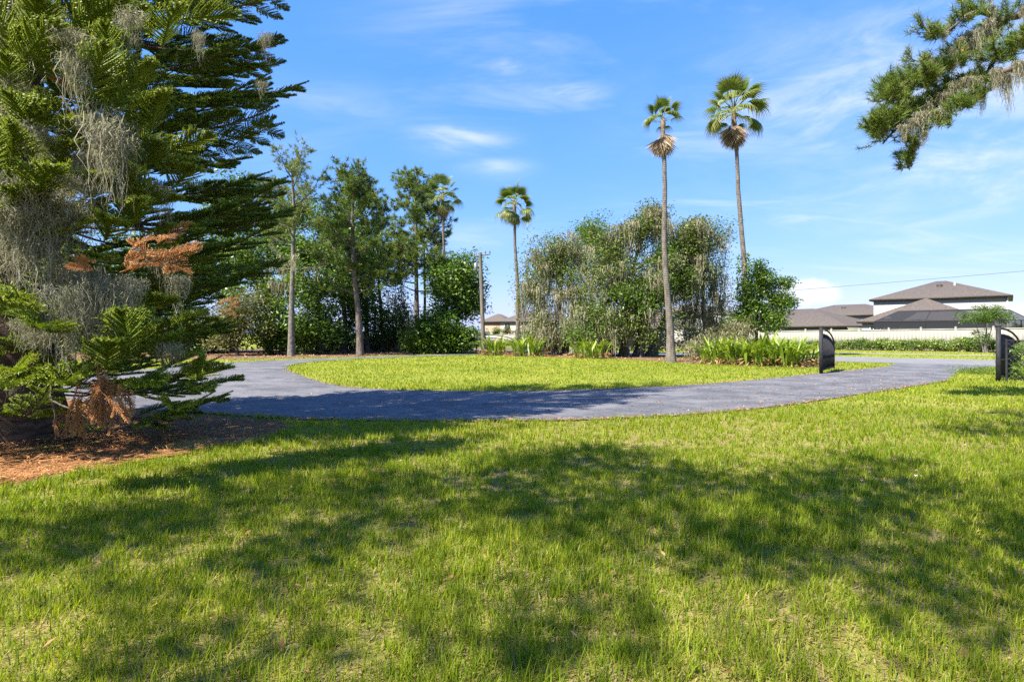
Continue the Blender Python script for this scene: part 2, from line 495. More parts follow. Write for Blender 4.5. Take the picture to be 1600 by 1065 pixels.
M['moss'] = leaf_mat('spanish_moss', [(0, (0.085, 0.08, 0.05)), (0.5, (0.18, 0.172, 0.118)), (1, (0.30, 0.29, 0.215))], 0.35, 0.85, (1, 1, 0.9), 0.1)
M['moss_tan'] = leaf_mat('spanish_moss_sunbleached', [(0, (0.08, 0.073, 0.042)), (0.5, (0.17, 0.158, 0.104)), (1, (0.28, 0.262, 0.185))], 0.35, 0.85, (1, 1, 0.85), 0.1)
M['pine'] = leaf_mat('pine_needles', [(0, (0.028, 0.052, 0.010)), (0.5, (0.075, 0.115, 0.018)), (0.85, (0.14, 0.165, 0.03)), (1, (0.26, 0.18, 0.055))], 0.25, 0.5, (1.2, 1.2, 0.5), 0.3)
M['pine_light'] = leaf_mat('pine_needles_light', [(0, (0.06, 0.085, 0.02)), (0.5, (0.12, 0.155, 0.035)), (1, (0.20, 0.215, 0.06))], 0.3, 0.5, (1.2, 1.2, 0.5), 0.3)
M['pine_bark'] = bark_mat('pine_bark', (0.075, 0.058, 0.05), (0.19, 0.155, 0.138), (5, 5, 1.6))
M['bark'] = bark_mat('oak_bark', (0.055, 0.045, 0.036), (0.16, 0.135, 0.11), (5, 5, 2), lichen=(0.25, 0.24, 0.20))
M['grey_bark'] = bark_mat('lichen_bark', (0.085, 0.075, 0.065), (0.19, 0.175, 0.155), (5, 5, 2), lichen=(0.25, 0.245, 0.21))
M['oak'] = leaf_mat('oak_leaves', [(0, (0.018, 0.042, 0.008)), (0.5, (0.050, 0.092, 0.013)), (0.85, (0.095, 0.145, 0.022)), (1, (0.14, 0.17, 0.035))], 0.28, 0.45, (1.2, 1.25, 0.5), 0.35)
M['laurel'] = leaf_mat('laurel_leaves', [(0, (0.030, 0.060, 0.010)), (0.5, (0.075, 0.125, 0.017)), (1, (0.145, 0.19, 0.03))], 0.3, 0.4, (1.2, 1.25, 0.5), 0.4)
M['vine'] = leaf_mat('vine_leaves', [(0, (0.04, 0.09, 0.01)), (0.5, (0.10, 0.18, 0.018)), (1, (0.18, 0.25, 0.03))], 0.35, 0.4, (1.2, 1.25, 0.5), 0.4)
M['dull'] = leaf_mat('dull_leaves', [(0, (0.06, 0.065, 0.025)), (0.5, (0.12, 0.125, 0.045)), (1, (0.21, 0.20, 0.085))], 0.3, 0.6, (1.1, 1.1, 0.6), 0.2)
M['dull_green'] = leaf_mat('dull_green_leaves', [(0, (0.04, 0.065, 0.012)), (0.5, (0.105, 0.15, 0.025)), (1, (0.175, 0.205, 0.045))], 0.3, 0.5, (1.15, 1.2, 0.55), 0.3)
M['palm'] = leaf_mat('palm_fronds', [(0, (0.04, 0.075, 0.015)), (0.5, (0.10, 0.15, 0.025)), (0.8, (0.19, 0.215, 0.05)), (1, (0.32, 0.27, 0.09))], 0.3, 0.4, (1.2, 1.2, 0.5), 0.4, 0.2)
M['palm_dead'] = leaf_mat('palm_dead', [(0, (0.10, 0.07, 0.045)), (0.5, (0.24, 0.175, 0.115)), (1, (0.38, 0.30, 0.21))], 0.15, 0.8, (1, 1, 1), 0.1, 0.15)
M['palm_trunk'] = palm_trunk_mat()
M['strap'] = leaf_mat('strap_leaves', [(0, (0.06, 0.115, 0.012)), (0.5, (0.14, 0.205, 0.02)), (0.85, (0.23, 0.27, 0.035)), (1, (0.38, 0.33, 0.07))], 0.35, 0.4, (1.2, 1.2, 0.45), 0.4, 0.25)
M['hedge'] = leaf_mat('hedge_leaves', [(0, (0.025, 0.055, 0.01)), (0.55, (0.085, 0.135, 0.02)), (1, (0.25, 0.28, 0.09))], 0.28, 0.4, (1.2, 1.2, 0.5), 0.4, 0.12)
M['red_hedge'] = leaf_mat('reddish_leaves', [(0, (0.05, 0.022, 0.018)), (0.5, (0.13, 0.05, 0.04)), (1, (0.17, 0.12, 0.05))], 0.25, 0.5, (1.1, 1, 0.8), 0.3)
M['vinyl'] = solid('cream_vinyl', (0.265, 0.255, 0.217), (0.25, 0.24, 0.205), 0.5, 0.5)
M['black'] = solid('black_metal', (0.014, 0.014, 0.017), (0.03, 0.03, 0.035), 6, 0.7, 0.2, spec=0.25)
M['wood_pole'] = bark_mat('weathered_pole', (0.09, 0.077, 0.064), (0.20, 0.18, 0.155), (9, 9, 0.8), 0.5)
M['galv'] = solid('galvanised', (0.30, 0.31, 0.32), (0.22, 0.22, 0.23), 5, 0.5, metal=0.6)
M['porcelain'] = solid('porcelain', (0.13, 0.10, 0.09), None, rough=0.3)
M['roof'] = solid('shingle_brown', (0.070, 0.058, 0.050), (0.112, 0.095, 0.084), 5.5, 0.95, 0.5, 26)
M['roof2'] = solid('shingle_taupe', (0.085, 0.069, 0.06), (0.12, 0.10, 0.087), 5.5, 0.95, 0.5, 26)
M['fascia'] = solid('dark_fascia', (0.032, 0.026, 0.022), (0.045, 0.037, 0.032), 3, 0.6)
M['white'] = solid('white_stucco', (0.31, 0.31, 0.315), (0.29, 0.29, 0.295), 1.5, 0.9, 0.15, 60)
M['green_wall'] = solid('sage_stucco', (0.18, 0.205, 0.17), (0.165, 0.185, 0.155), 1.5, 0.9, 0.15, 60)
M['peach'] = solid('peach_stucco', (0.29, 0.205, 0.155), (0.265, 0.185, 0.14), 1.5, 0.9, 0.15, 60)
M['cream'] = solid('cream_stucco', (0.33, 0.30, 0.24), (0.31, 0.28, 0.225), 1.5, 0.9, 0.15, 60)
M['glass'] = solid('window_glass', (0.03, 0.045, 0.055), None, rough=0.08, spec=0.6)
M['trim'] = solid('white_trim', (0.5, 0.5, 0.49), None, rough=0.6)
M['screen'] = screen_mat()
M['paper'] = solid('paper', (0.75, 0.76, 0.78), (0.65, 0.66, 0.7), 8, 0.7)
M['wire'] = solid('wire', (0.09, 0.09, 0.10), None, rough=0.6)

# ------------------------------------------------------------------ the land
DRIVE_NEAR = [G(*p) for p in ((330, 646), (400, 650), (480, 655), (600, 657), (720, 657.5), (840, 657), (960, 654), (1060, 648.5), (1150, 641.5), (1230, 632.5), (1300, 622.5), (1400, 607.5), (1480, 594.5))]
ISLAND_NEAR = [G(*p) for p in ((447, 575.5), (455, 581), (490, 593), (540, 604), (620, 609), (720, 611), (840, 610.5), (950, 607.5), (1050, 603), (1130, 597.5), (1200, 591.5), (1270, 584), (1340, 577), (1388, 572.3))]
ISLAND_FAR = [G(*p) for p in ((447, 572.5), (470, 567), (520, 562.6), (590, 559.2), (660, 556.6), (738, 554.2))]
DRIVE_FAR = [G(*p) for p in ((250, 572), (330, 567), (400, 564), (470, 561), (540, 558.8), (620, 556), (690, 553.6), (735, 552.3))]

near = spline(DRIVE_NEAR, 6); isl_n = spline(ISLAND_NEAR, 6); isl_f = spline(ISLAND_FAR, 6); dfar = spline(DRIVE_FAR, 6)
ROAD_N0, ROAD_N1 = 31.5, 38.6
g2a, g2b = dfar[-1], isl_f[-1]
road_in2a, road_in2b = sn(31.5, ROAD_N0 + .3), sn(37, ROAD_N0 + .3)
# driveway: one polygon round the horseshoe (outer edge out, inner edge back)
left_outer = spline([(-14.5, 24.5), (-15.0, 19.5), (-12.2, 14.8), (-8.2, 11.6), tuple(near[0])], 6)
apron_r = spline([tuple(near[-1]), G(1488, 587), G(1500, 579.5), G(1530, 575.5), sn(6.3, ROAD_N0 + .3)], 6)
apron_l = spline([sn(10.5, ROAD_N0 + .3), (17.6, 26.3), tuple(isl_n[-1])], 6)
gate2_out = [(-1.6, 43.5), sn(40, ROAD_N0 + .3)]
gate2_in = [sn(34.5, ROAD_N0 + .3), (0.6, 41.0)]
drive_poly = list(map(tuple, near[:-1])) + list(map(tuple, apron_r)) + list(map(tuple, apron_l[:-1])) + list(map(tuple, isl_n[::-1])) + list(map(tuple, isl_f[1:])) + gate2_in[::-1] + gate2_out[::-1] + list(map(tuple, dfar[::-1])) + list(map(tuple, left_outer[:-1]))


def thin_poly(poly, eps=0.04):
    out = [poly[0]]
    for p in poly[1:]:
        if math.hypot(p[0] - out[-1][0], p[1] - out[-1][1]) > eps: out.append(p)
    return [(float(a), float(b)) for a, b in out]


drive_poly = thin_poly(drive_poly)
# ragged asphalt edge
_dp = []
for i, (x, y) in enumerate(drive_poly):
    _dp.append((x + float(R.normal() * 0.018), y + float(R.normal() * 0.018)))
drive_poly = _dp
straw_poly = [G(*p) for p in ((-420, 760), (-100, 765), (40, 758), (150, 735), (230, 716), (330, 702), (400, 690), (452, 668), (440, 657), (380, 652), (330, 648))] + [(-9, 12.3), (-12.5, 14.2), (-14, 9)]
far_bed = [(-34, 30.0), (-20, 31.0), (-14.5, 32.2), (-11.5, 34.0), (-9.0, 36.2), (-6.5, 38.2), (-3.6, 40.6), (-3.0, 43.5), (-6, 52), (-40, 52)]
moss_bed = [G(*p) for p in ((752, 554), (800, 556), (860, 557.5), (930, 559.5), (1000, 562), (1060, 566), (1110, 569), (1170, 572), (1250, 574), (1282, 573))] + [(15.5, 26.5), (9, 34), (2, 42.5), (-0.8, 43)]


def ground_grid():
    xs = np.concatenate([-np.geomspace(700, 14, 26), np.linspace(-13.5, 13.5, 109), np.geomspace(14, 700, 26)])
    ys = np.concatenate([-np.geomspace(700, 6, 16), np.linspace(-5, 12, 69), np.linspace(12.6, 60, 60), np.geomspace(62, 900, 30)])
    X, Y = np.meshgrid(xs, ys, indexing='ij')
    Z = gz(X, Y) - 0.012
    near_w = 1 - smooth(Y, 7.0, 9.0)
    Z = Z + near_w * (vnoise(X, Y, 1.3, 3) * 0.05 + vnoise(X, Y, 4.0, 5) * 0.025 - 0.04)
    ni, nj = X.shape
    V = np.stack([X, Y, Z], -1).reshape(-1, 3)
    id_ = np.arange(ni * nj).reshape(ni, nj)
    Fq = np.stack([id_[:-1, :-1], id_[1:, :-1], id_[1:, 1:], id_[:-1, 1:]], -1).reshape(-1, 4)
    return MB().add(V, Fq).mesh('ground', M['ground'], True)


def ground_z(x, y):
    x = np.asarray(x, float); y = np.asarray(y, float)
    return gz(x, y) - 0.012 + (1 - smooth(y, 7.0, 9.0)) * (vnoise(x, y, 1.3, 3) * 0.05 + vnoise(x, y, 4.0, 5) * 0.025 - 0.04)


link('ground', ground_grid(), kind='structure')


def strip(name, n0, n1, s0, s1, dz, mat, step=2.0):
    ss = np.arange(s0, s1 + step, step)
    V = []
    for s in ss:
        for n in np.linspace(n0, n1, 4):
            x, y = sn(s, n); V.append((x, y, float(gz(x, y)) + dz))
    k = 4; idx = np.arange(len(ss) * k).reshape(len(ss), k)
    Fq = np.stack([idx[:-1, :-1], idx[:-1, 1:], idx[1:, 1:], idx[1:, :-1]], -1).reshape(-1, 4)
    return link(name, MB().add(V, Fq).mesh(name, mat, True), kind='structure')


def build_driveway():
    from mathutils.geometry import delaunay_2d_cdt
    from mathutils import Vector
    pts = [Vector(p) for p in drive_poly]; n = len(pts)
    gx, gy = np.meshgrid(np.arange(-16, 22, 1.3), np.arange(8, 46, 1.3)); gx = gx.ravel(); gy = gy.ravel()
    k = inside(gx, gy, drive_poly)
    pts += [Vector((float(a), float(b))) for a, b in zip(gx[k], gy[k])]
    vo, eo, fo, *_ = delaunay_2d_cdt(pts, [(i, (i + 1) % n) for i in range(n)], [], 0, 1e-4)
    V = np.array([(v[0], v[1]) for v in vo]); T = np.array([f for f in fo if len(f) == 3])
    cen = V[T].mean(1); T = T[inside(cen[:, 0], cen[:, 1], drive_poly)]
    ab = V[T[:, 1]] - V[T[:, 0]]; ac = V[T[:, 2]] - V[T[:, 0]]
    flip = ab[:, 0] * ac[:, 1] - ab[:, 1] * ac[:, 0] < 0
    T[flip] = T[flip][:, ::-1]
    Z = gz(V[:, 0], V[:, 1]) + 0.006
    link('driveway', MB().add(np.column_stack([V, Z]), T).mesh('driveway', M['asphalt'], True), kind='structure')


build_driveway()
strip('road', ROAD_N0, ROAD_N1, -60, 190, 0.002, M['road'])
strip('sidewalk', 45.4, 46.7, -60, 190, 0.01, M['walk'])
strip('hedge_bed', 55.3, 57.6, -40, 150, 0.0, M['litter_bed'])
sheet('pine_straw_bed', thin_poly(straw_poly), -0.004, M['straw_bed'])
sheet('leaf_litter_bed', thin_poly(far_bed), -0.005, M['litter_bed'])
sheet('planting_bed', thin_poly(moss_bed), -0.004, M['litter_bed'])

# ------------------------------------------------------------------ grass
def blades(mb, x, y, h, w, bend, seg, col):
    n = len(x)
    az = R.uniform(0, 2 * np.pi, n)
    dirv = np.stack([np.cos(az), np.sin(az), np.zeros(n)], 1)
    az2 = az + np.pi / 2 + R.normal(0, 0.5, n)
    side = np.stack([np.cos(az2), np.sin(az2), np.zeros(n)], 1)
    t = np.linspace(0, 1, seg + 1)
    z0 = ground_z(x, y) - 0.005
    base = np.stack([x, y, z0], 1)
    paths = base[:, None, :] + dirv[:, None, :] * (bend * h)[:, None, None] * (t ** 1.8)[None, :, None]
    paths[:, :, 2] += (h * np.sqrt(np.clip(1 - (0.75 * bend) ** 2, 0.1, 1)))[:, None] * (t - 0.28 * bend[:, None] * t ** 2)
    wid = w[:, None] * np.maximum(1 - t ** 1.6, 0.06)[None]
    ribbons(mb, paths, side, wid, col)


def lawn():
    def zone(y0, y1, dens, hmul, wid, seg, xm=1.0):
        wmax = xm * y1 + 1.5
        n = int(dens * (y1 - y0) * 2 * wmax)
        y = R.uniform(y0, y1, n); x = R.uniform(-wmax, wmax, n)
        if y0 < 9:
            m_ = int(n * .72); nt = max(1, m_ // 8)
            ty = R.uniform(y0, y1, nt); tx = R.uniform(-wmax, wmax, nt); ti = R.integers(0, nt, m_)
            x[:m_] = tx[ti] + R.normal(0, .024, m_); y[:m_] = ty[ti] + R.normal(0, .024, m_)
        jt = np.clip(R.normal(0, .09, n), -.2, .2) + .05 * (vnoise(x, y, 2.2, 88) - .5)
        k = (np.abs(x) < xm * y + 1.6) & ~inside(x + jt, y + jt, drive_poly)
        st = inside(x, y, straw_poly)
        k &= (~st) | (R.uniform(size=n) < 0.03)
        k &= ~inside(x, y, far_bed) & ~inside(x, y, moss_bed)
        nn = U[0] * 0 + N[0] * x + N[1] * y
        k &= (nn < ROAD_N0 - .2)
        x, y = x[k], y[k]
        # sparse, thatchy patches
        c = 0.55 * vnoise(x, y, 2.6, 9) + 0.45 * vnoise(x, y, 7.5, 12)
        keep = R.uniform(size=len(x)) < np.clip((c - 0.10) * 2.9, 0.30, 1)
        if y0 > 9: keep = R.uniform(size=len(x)) < np.clip(c * 1.4, 0.4, 1)
        x, y, c = x[keep], y[keep], c[keep]
        n = len(x)
        tall = smooth(vnoise(x, y, 0.9, 21), 0.25, 0.75)
        h = hmul * (0.042 + 0.030 * tall + 0.03 * R.uniform(size=n) + 0.02 * c) * R.uniform(0.55, 1.25, n)
        bend = np.clip(R.normal(0.40, 0.25, n), 0.05, 1.1)
        col = np.clip(0.42 + 0.22 * R.normal(size=n) + 0.25 * (vnoise(x, y, 0.7, 33) - 0.5), 0.02, 0.86)
        dry = R.uniform(size=n) < 0.07
        col[dry] = R.uniform(0.88, 1.0, dry.sum()); bend[dry] = R.uniform(0.9, 1.25, dry.sum())
        mb = MB(); blades(mb, x, y, h, wid * R.uniform(0.6, 1.3, n), bend, seg, col)
        return mb
    zones = [zone(1.5, 3.2, 5000, 1.12, 0.0066, 2), zone(3.2, 5.0, 4000, 1.12, 0.0085, 2), zone(5.0, 7.4, 2600, 1.05, 0.012, 1),
             zone(7.4, 11, 1000, 1.1, 0.016, 1), zone(11, 17, 420, 1.0, 0.026, 1), zone(17, 27, 190, 0.95, 0.034, 1), zone(27, 44, 80, 0.95, 0.055, 1, 0.9)]
    mb = MB()
    for z in zones:
        for v, f, a in zip(z.V, z.F, z.A): mb.V.append(v); mb.F.append(f + mb.n); mb.A.append(a)
        mb.n += z.n
    o = link('lawn_grass', mb.mesh('lawn_grass', M['grass']), kind='stuff')
    tag(o, 'bright green lawn grass with thin straw coloured patches', 'grass', kind='stuff')
    # dry thatch lying on the soil in the foreground
    n = 52000
    y = 1.5 + (R.uniform(size=n) ** 1.3) * 8; x = R.uniform(-1, 1, n) * (y + 1.5)
    k = ~inside(x, y, drive_poly) & ~inside(x, y, straw_poly); x, y = x[k], y[k]; n = len(x)
    az = R.uniform(0, 2 * np.pi, n); L = R.uniform(0.03, 0.10, n)
    d = np.stack([np.cos(az), np.sin(az), R.normal(0.14, 0.14, n)], 1)
    b = np.stack([x, y, ground_z(x, y) + 0.006], 1)
    mb = MB(); diamonds(mb, b, d, np.stack([-np.sin(az), np.cos(az), np.zeros(n)], 1), L, R.uniform(.004, .009, n), R.uniform(0.88, 1.0, n))
    o = link('dry_thatch', mb.mesh('dry_thatch', M['grass']), kind='stuff')
    tag(o, 'dry straw coloured thatch lying between the grass blades', 'thatch', kind='stuff')
    n = 420
    y = 1.6 + (R.uniform(size=n) ** 1.2) * 8; x = R.uniform(-1, 1, n) * (y + 1)
    k = ~inside(x, y, straw_poly); x, y = x[k], y[k]; n = len(x); az = R.uniform(0, 6.28, n)
    ax = unit(np.stack([np.cos(az), np.sin(az), R.normal(.1, .3, n)], 1)); sd = unit(np.stack([-np.sin(az), np.cos(az), R.normal(0, .4, n)], 1))
    mb = MB(); diamonds(mb, np.stack([x, y, ground_z(x, y) + R.uniform(.02, .05, n)], 1), ax, sd, R.uniform(.03, .07, n), R.uniform(.014, .03, n), R.uniform(0, 1, n))
    o = link('lawn_litter', mb.mesh('lawn_litter', M['dry_leaf']), kind='stuff')
    tag(o, 'scattered small dry brown leaves caught in the near lawn', 'leaves', kind='stuff')
    # far verges beyond the road
    n = 26000
    s = R.uniform(-12, 90, n); nn = R.uniform(ROAD_N1 + .2, 55, n)
    k = (nn < 45.2) | (nn > 46.9); s, nn = s[k], nn[k]
    x = s * U[0] + nn * N[0]; y = s * U[1] + nn * N[1]; n = len(x)
    mb = MB(); blades(mb, x, y, R.uniform(0.04, 0.09, n), np.full(n, 0.07), np.clip(R.normal(0.4, 0.2, n), 0.05, 1), 1, np.clip(R.normal(0.5, 0.2, n), 0.05, 0.85))
    o = link('verge_grass', mb.mesh('verge_grass', M['grass']), kind='stuff')
    tag(o, 'mown green verge grass beyond the public road', 'grass', kind='stuff')


lawn()


def pine_straw():
    n = 60000
    x = R.uniform(-13, -2.5, n); y = R.uniform(4.6, 13.5, n)
    k = inside(x, y, straw_poly); x, y = x[k], y[k]
    dens = smooth(y, 10.2, 7.4) if False else np.clip(1.25 - (y - 5.4) / 4.5 - np.maximum(x + 5.5, 0) * 0.22, 0.12, 1)
    k = R.uniform(size=len(x)) < dens; x, y = x[k], y[k]; n = len(x)
    az = R.uniform(0, 2 * np.pi, n); L = R.uniform(0.08, 0.24, n)
    pile = 0.10 * smooth(vnoise(x, y, 1.1, 41), 0.35, 0.8)
    k = 4; t = np.linspace(0, 1, k)
    curl = R.normal(0, 0.9, n)
    ang = az[:, None] + curl[:, None] * t[None]
    step = np.stack([np.cos(ang), np.sin(ang), R.normal(0.05, 0.22, (n, 1)) * np.ones(k)[None] * (1 - 1.6 * t)], -1) * (L / k)[:, None, None]
    path = np.stack([x, y, ground_z(x, y) + 0.02 + pile * R.uniform(0.2, 1, n)], 1)[:, None, :] + np.cumsum(step, 1)
    mb = MB(); ribbons(mb, path, np.stack([-np.sin(az), np.cos(az), np.zeros(n)], 1), np.full((n, k), 0.008), R.uniform(0, 1, n))
    o = link('pine_straw', mb.mesh('pine_straw', M['straw']), kind='stuff')
    tag(o, 'rusty brown fallen needles heaped under the big evergreen', 'pine straw', kind='stuff')


pine_straw()


def fallen_leaves():
    n = 5200
    x = np.concatenate([R.uniform(-4, 15, 3600), R.uniform(-16, -2, 800), R.uniform(4, 15, 900)])
    y = np.concatenate([R.uniform(10, 24, 3600), R.uniform(12, 32, 800), R.uniform(12, 18, 900)])
    k = inside(x, y, drive_poly); x, y = x[k], y[k]
    k = vnoise(x, y, 0.8, 77) > R.uniform(0.15, 0.75, len(x)); x, y = x[k], y[k]; n = len(x)
    for edge, m_ in ((near, 1500), (isl_n, 1000), (dfar, 300)):
        i = R.integers(0, len(edge) - 1, m_); f = R.uniform(size=(m_, 1))
        e = edge[i] * (1 - f) + edge[i + 1] * f + R.normal(0, .09, (m_, 2))
        x = np.concatenate([x, e[:, 0]]); y = np.concatenate([y, e[:, 1]])
    n = len(x)
    az = R.uniform(0, 2 * np.pi, n)
    ax = unit(np.stack([np.cos(az), np.sin(az), R.uniform(0, .35, n)], 1)); sd = np.stack([-np.sin(az), np.cos(az), R.normal(0, .2, n)], 1)
    mb = MB(); diamonds(mb, np.stack([x, y, gz(x, y) + 0.016], 1), ax, unit(sd), R.uniform(0.04, 0.10, n), R.uniform(0.02, 0.04, n), R.uniform(0, 1, n))
    o = link('fallen_leaves', mb.mesh('fallen_leaves', M['dry_leaf']), kind='stuff')
    tag(o, 'small reddish brown fallen leaves scattered over the asphalt driveway', 'leaves', kind='stuff')
    # leaf litter beneath the far trees
    n = 9000
    x = R.uniform(-34, 16, n); y = R.uniform(24, 46, n)
    k = inside(x, y, far_bed) | inside(x, y, moss_bed); x, y = x[k], y[k]; n = len(x)
    az = R.uniform(0, 2 * np.pi, n)
    ax = unit(np.stack([np.cos(az), np.sin(az), R.uniform(0, .8, n)], 1)); sd = unit(np.stack([-np.sin(az), np.cos(az), R.normal(0, .3, n)], 1))
    mb = MB(); diamonds(mb, np.stack([x, y, np.zeros(n)], 1), ax, sd, R.uniform(0.08, 0.2, n), R.uniform(0.05, 0.1, n), R.uniform(0, 1, n))
    o = link('leaf_litter', mb.mesh('leaf_litter', M['dry_leaf']), kind='stuff')
    tag(o, 'brown leaf litter under the far trees and moss draped oaks', 'leaves', kind='stuff')


fallen_leaves()
m = MB()
c = P(1437, 748, F * H / (748 - Y0))
pv = []
for i in range(4):
    for j in range(3): pv.append((c[0] + i * 0.022 - .03 + R.normal() * .005, c[1] + j * 0.02 + R.normal() * .005, 0.025 + abs(R.normal()) * 0.012))
m.add(pv, [(i * 3 + j, i * 3 + 3 + j, i * 3 + 4 + j, i * 3 + 1 + j) for i in range(3) for j in range(2)])
tag(link('paper_scrap', m.mesh('paper_scrap', M['paper'])), 'small crumpled white scrap of paper lying in the grass', 'paper')


# ------------------------------------------------------------------ Norfolk pine
def frond_geom(mb, axis, up, bl, nb, start=0.15, needle=0.034, thick=0.0075, tipw=0.3, shade=0.0):
    """axis (k,3) curve; rows of rope-like needle branchlets to both sides"""
    k = len(axis)
    t = np.linspace(start, 1.0, nb)
    ti = t * (k - 1); i0 = np.minimum(ti.astype(int), k - 2); fr = (ti - i0)[:, None]
    pos = axis[i0] * (1 - fr) + axis[i0 + 1] * fr
    tan = unit(axis[i0 + 1] - axis[i0])
    upv = unit(np.asarray(up, float)); side = unit(np.cross(upv[None], tan)); upn = np.cross(tan, side)
    pos = np.concatenate([pos, pos]); tan = np.concatenate([tan, tan]); upn = np.concatenate([upn, upn])
    side = np.concatenate([side, -side]); tt = np.concatenate([t, t]); n = len(tt)
    u = (tt - start) / (1 - start)
    L = bl * (0.55 + 0.45 * np.sin(np.pi * np.clip(u * 0.95 + 0.12, 0, 1))) * (1 - (1 - tipw) * u ** 3) * R.uniform(0.82, 1.12, n)
    ang = np.radians(64 - 34 * u) + R.normal(0, 0.07, n)
    lift = np.radians(24) + R.normal(0, 0.13, n)
    d0 = tan * np.cos(ang)[:, None] + (side * np.cos(lift)[:, None] + upn * np.sin(lift)[:, None]) * np.sin(ang)[:, None]
    d1 = unit(d0 + tan * 0.7 + upn * 0.05)
    q = 5; s = np.linspace(0, 1, q)[None, :, None]
    paths = pos[:, None] + L[:, None, None] * (d0[:, None] * (s - 0.42 * s * s) + d1[:, None] * 0.42 * s * s)
    paths[:, :, 2] -= (0.05 * L)[:, None] * (s[..., 0] ** 2)
    sh = R.uniform(0.25, 0.6, n) + shade
    rad = thick * np.array((1.0, 1.0, 0.95, 0.8, 0.35))[None] * np.ones((n, 1))
    tubes(mb, paths, rad, 3, sh)
    ns = 9
    ts = np.linspace(0.03, 0.97, ns)
    j = np.minimum((ts * (q - 1)).astype(int), q - 2); f = (ts * (q - 1) - j)[None, :, None]
    b = paths[:, j] * (1 - f) + paths[:, j + 1] * f
    tg = unit(paths[:, j + 1] - paths[:, j])
    for r in range(3):
        rd = rdir(n * ns).reshape(n, ns, 3); rd = unit(rd - tg * (rd * tg).sum(-1, keepdims=True))
        tip = b + unit(tg * 0.85 + rd) * (needle * R.uniform(0.7, 1.2, (n, ns)))[..., None]
        sd = np.cross(tg, rd)
        tris(mb, b.reshape(-1, 3), tip.reshape(-1, 3), sd.reshape(-1, 3), np.full(n * ns, 0.014), np.clip(np.repeat(sh, ns) + np.tile(ts * 0.35, n) + R.normal(0, 0.06, n * ns), 0, 1))


def norfolk_branch(L, dead=False, inner=0.24):
    """a whorl branch along +X: wood mesh, foliage mesh"""
    k = 14; s = np.linspace(0, 1, k)
    ax = np.stack([L * s, np.cumsum(R.normal(0, 0.035, k)), L * (-0.05 * np.sin(np.pi * s) * 1.6 + 0.11 * s ** 3)], 1)
    wood = MB(); tubes(wood, ax, 0.0062 * L * (1 - s) ** 0.7 + 0.005, 6)
    fol = MB()
    xs = np.arange(inner + R.uniform(0, .03), 0.94, 0.040)
    for q, u in enumerate(xs):
        i = min(int(u * (k - 1)), k - 2); p = ax[i] + (ax[i + 1] - ax[i]) * (u * (k - 1) - i)
        if R.uniform() < (0.45 if u < 0.45 else 0.08): continue
        sg = 1 if q % 2 else -1
        an = math.radians(R.uniform(42, 62)) * sg
        Ls = L * (0.30 - 0.20 * max(0, u - 0.45) / 0.55) * R.uniform(0.7, 1.1) * (0.75 if u < .4 else 1)
        d = np.array((math.cos(an), math.sin(an), R.uniform(-0.02, 0.16)))
        e = np.array((math.cos(an * 0.55), math.sin(an * 0.55), R.uniform(0.10, 0.34)))
        fx = bez(p, p + d * Ls * 0.5, p + d * Ls * 0.5 + e * Ls * 0.5, 8)
        tubes(wood, fx, np.linspace(0.009, 0.004, 8), 4)
        frond_geom(fol, fx, (R.normal(0, .2), R.normal(0, .2), 1), 0.21 if not dead else 0.16, int(6 + Ls / 0.046), 0.22 if u > .4 else 0.4)
    tp = ax[int(0.66 * k):]
    frond_geom(fol, np.asarray(tp), (0, 0, 1), 0.24, 26, 0.0)
    return wood.mesh('branch', M['norfolk_bark'], True), fol.mesh('needles', M['norfolk_dead'] if dead else M['norfolk'])


def moss_clump(n, L, r, wid, curl=0.03, mat='moss', k=9):
    r = r * 0.8
    t = np.linspace(0, 1, k)
    az = R.uniform(0, 2 * np.pi, n); rr = r * np.sqrt(R.uniform(size=n))
    ln = L * (0.18 + 1.0 * R.uniform(size=n) ** 2.0) * (1 - 0.45 * rr / r)
    p = np.zeros((n, k, 3))
    p[:, :, 0] = (rr * np.cos(az) * 1.6)[:, None] * (1 - 0.55 * t); p[:, :, 1] = (rr * np.sin(az))[:, None] * (1 - 0.55 * t)
    p[:, :, 2] = -ln[:, None] * t + R.uniform(-.05, .08, n)[:, None]
    p += np.cumsum(R.normal(0, curl, (n, k, 3)), 1) * np.array((1, 1, 0.35))
    mb = MB()
    sd = rdir(n); sd[:, 2] *= 0.3; sd = unit(sd)
    ribbons(mb, p, sd, wid * R.uniform(0.5, 1.4, (n, 1)) * (1 - 0.6 * t)[None] , np.clip(R.normal(0.5, 0.25, n), 0, 1))
    # curly side wisps
    m = n * 3
    i = R.integers(0, n, m); j = R.integers(0, k - 1, m)
    b = p[i, j] + (p[i, j + 1] - p[i, j]) * R.uniform(size=(m, 1))
    d = rdir(m); d[:, 2] -= 0.5; d = unit(d)
    w2 = np.stack([b, b + d * 0.035 + R.normal(0, .008, (m, 3)), b + d * 0.055 + np.array((0, 0, -0.03)) + R.normal(0, .015, (m, 3))], 1)
    ribbons(mb, w2, rdir(m), np.full((m, 3), wid * 0.7) * np.array((1, .8, .3)), np.clip(R.normal(0.6, 0.25, m), 0, 1))
    return mb.mesh('moss', M[mat])


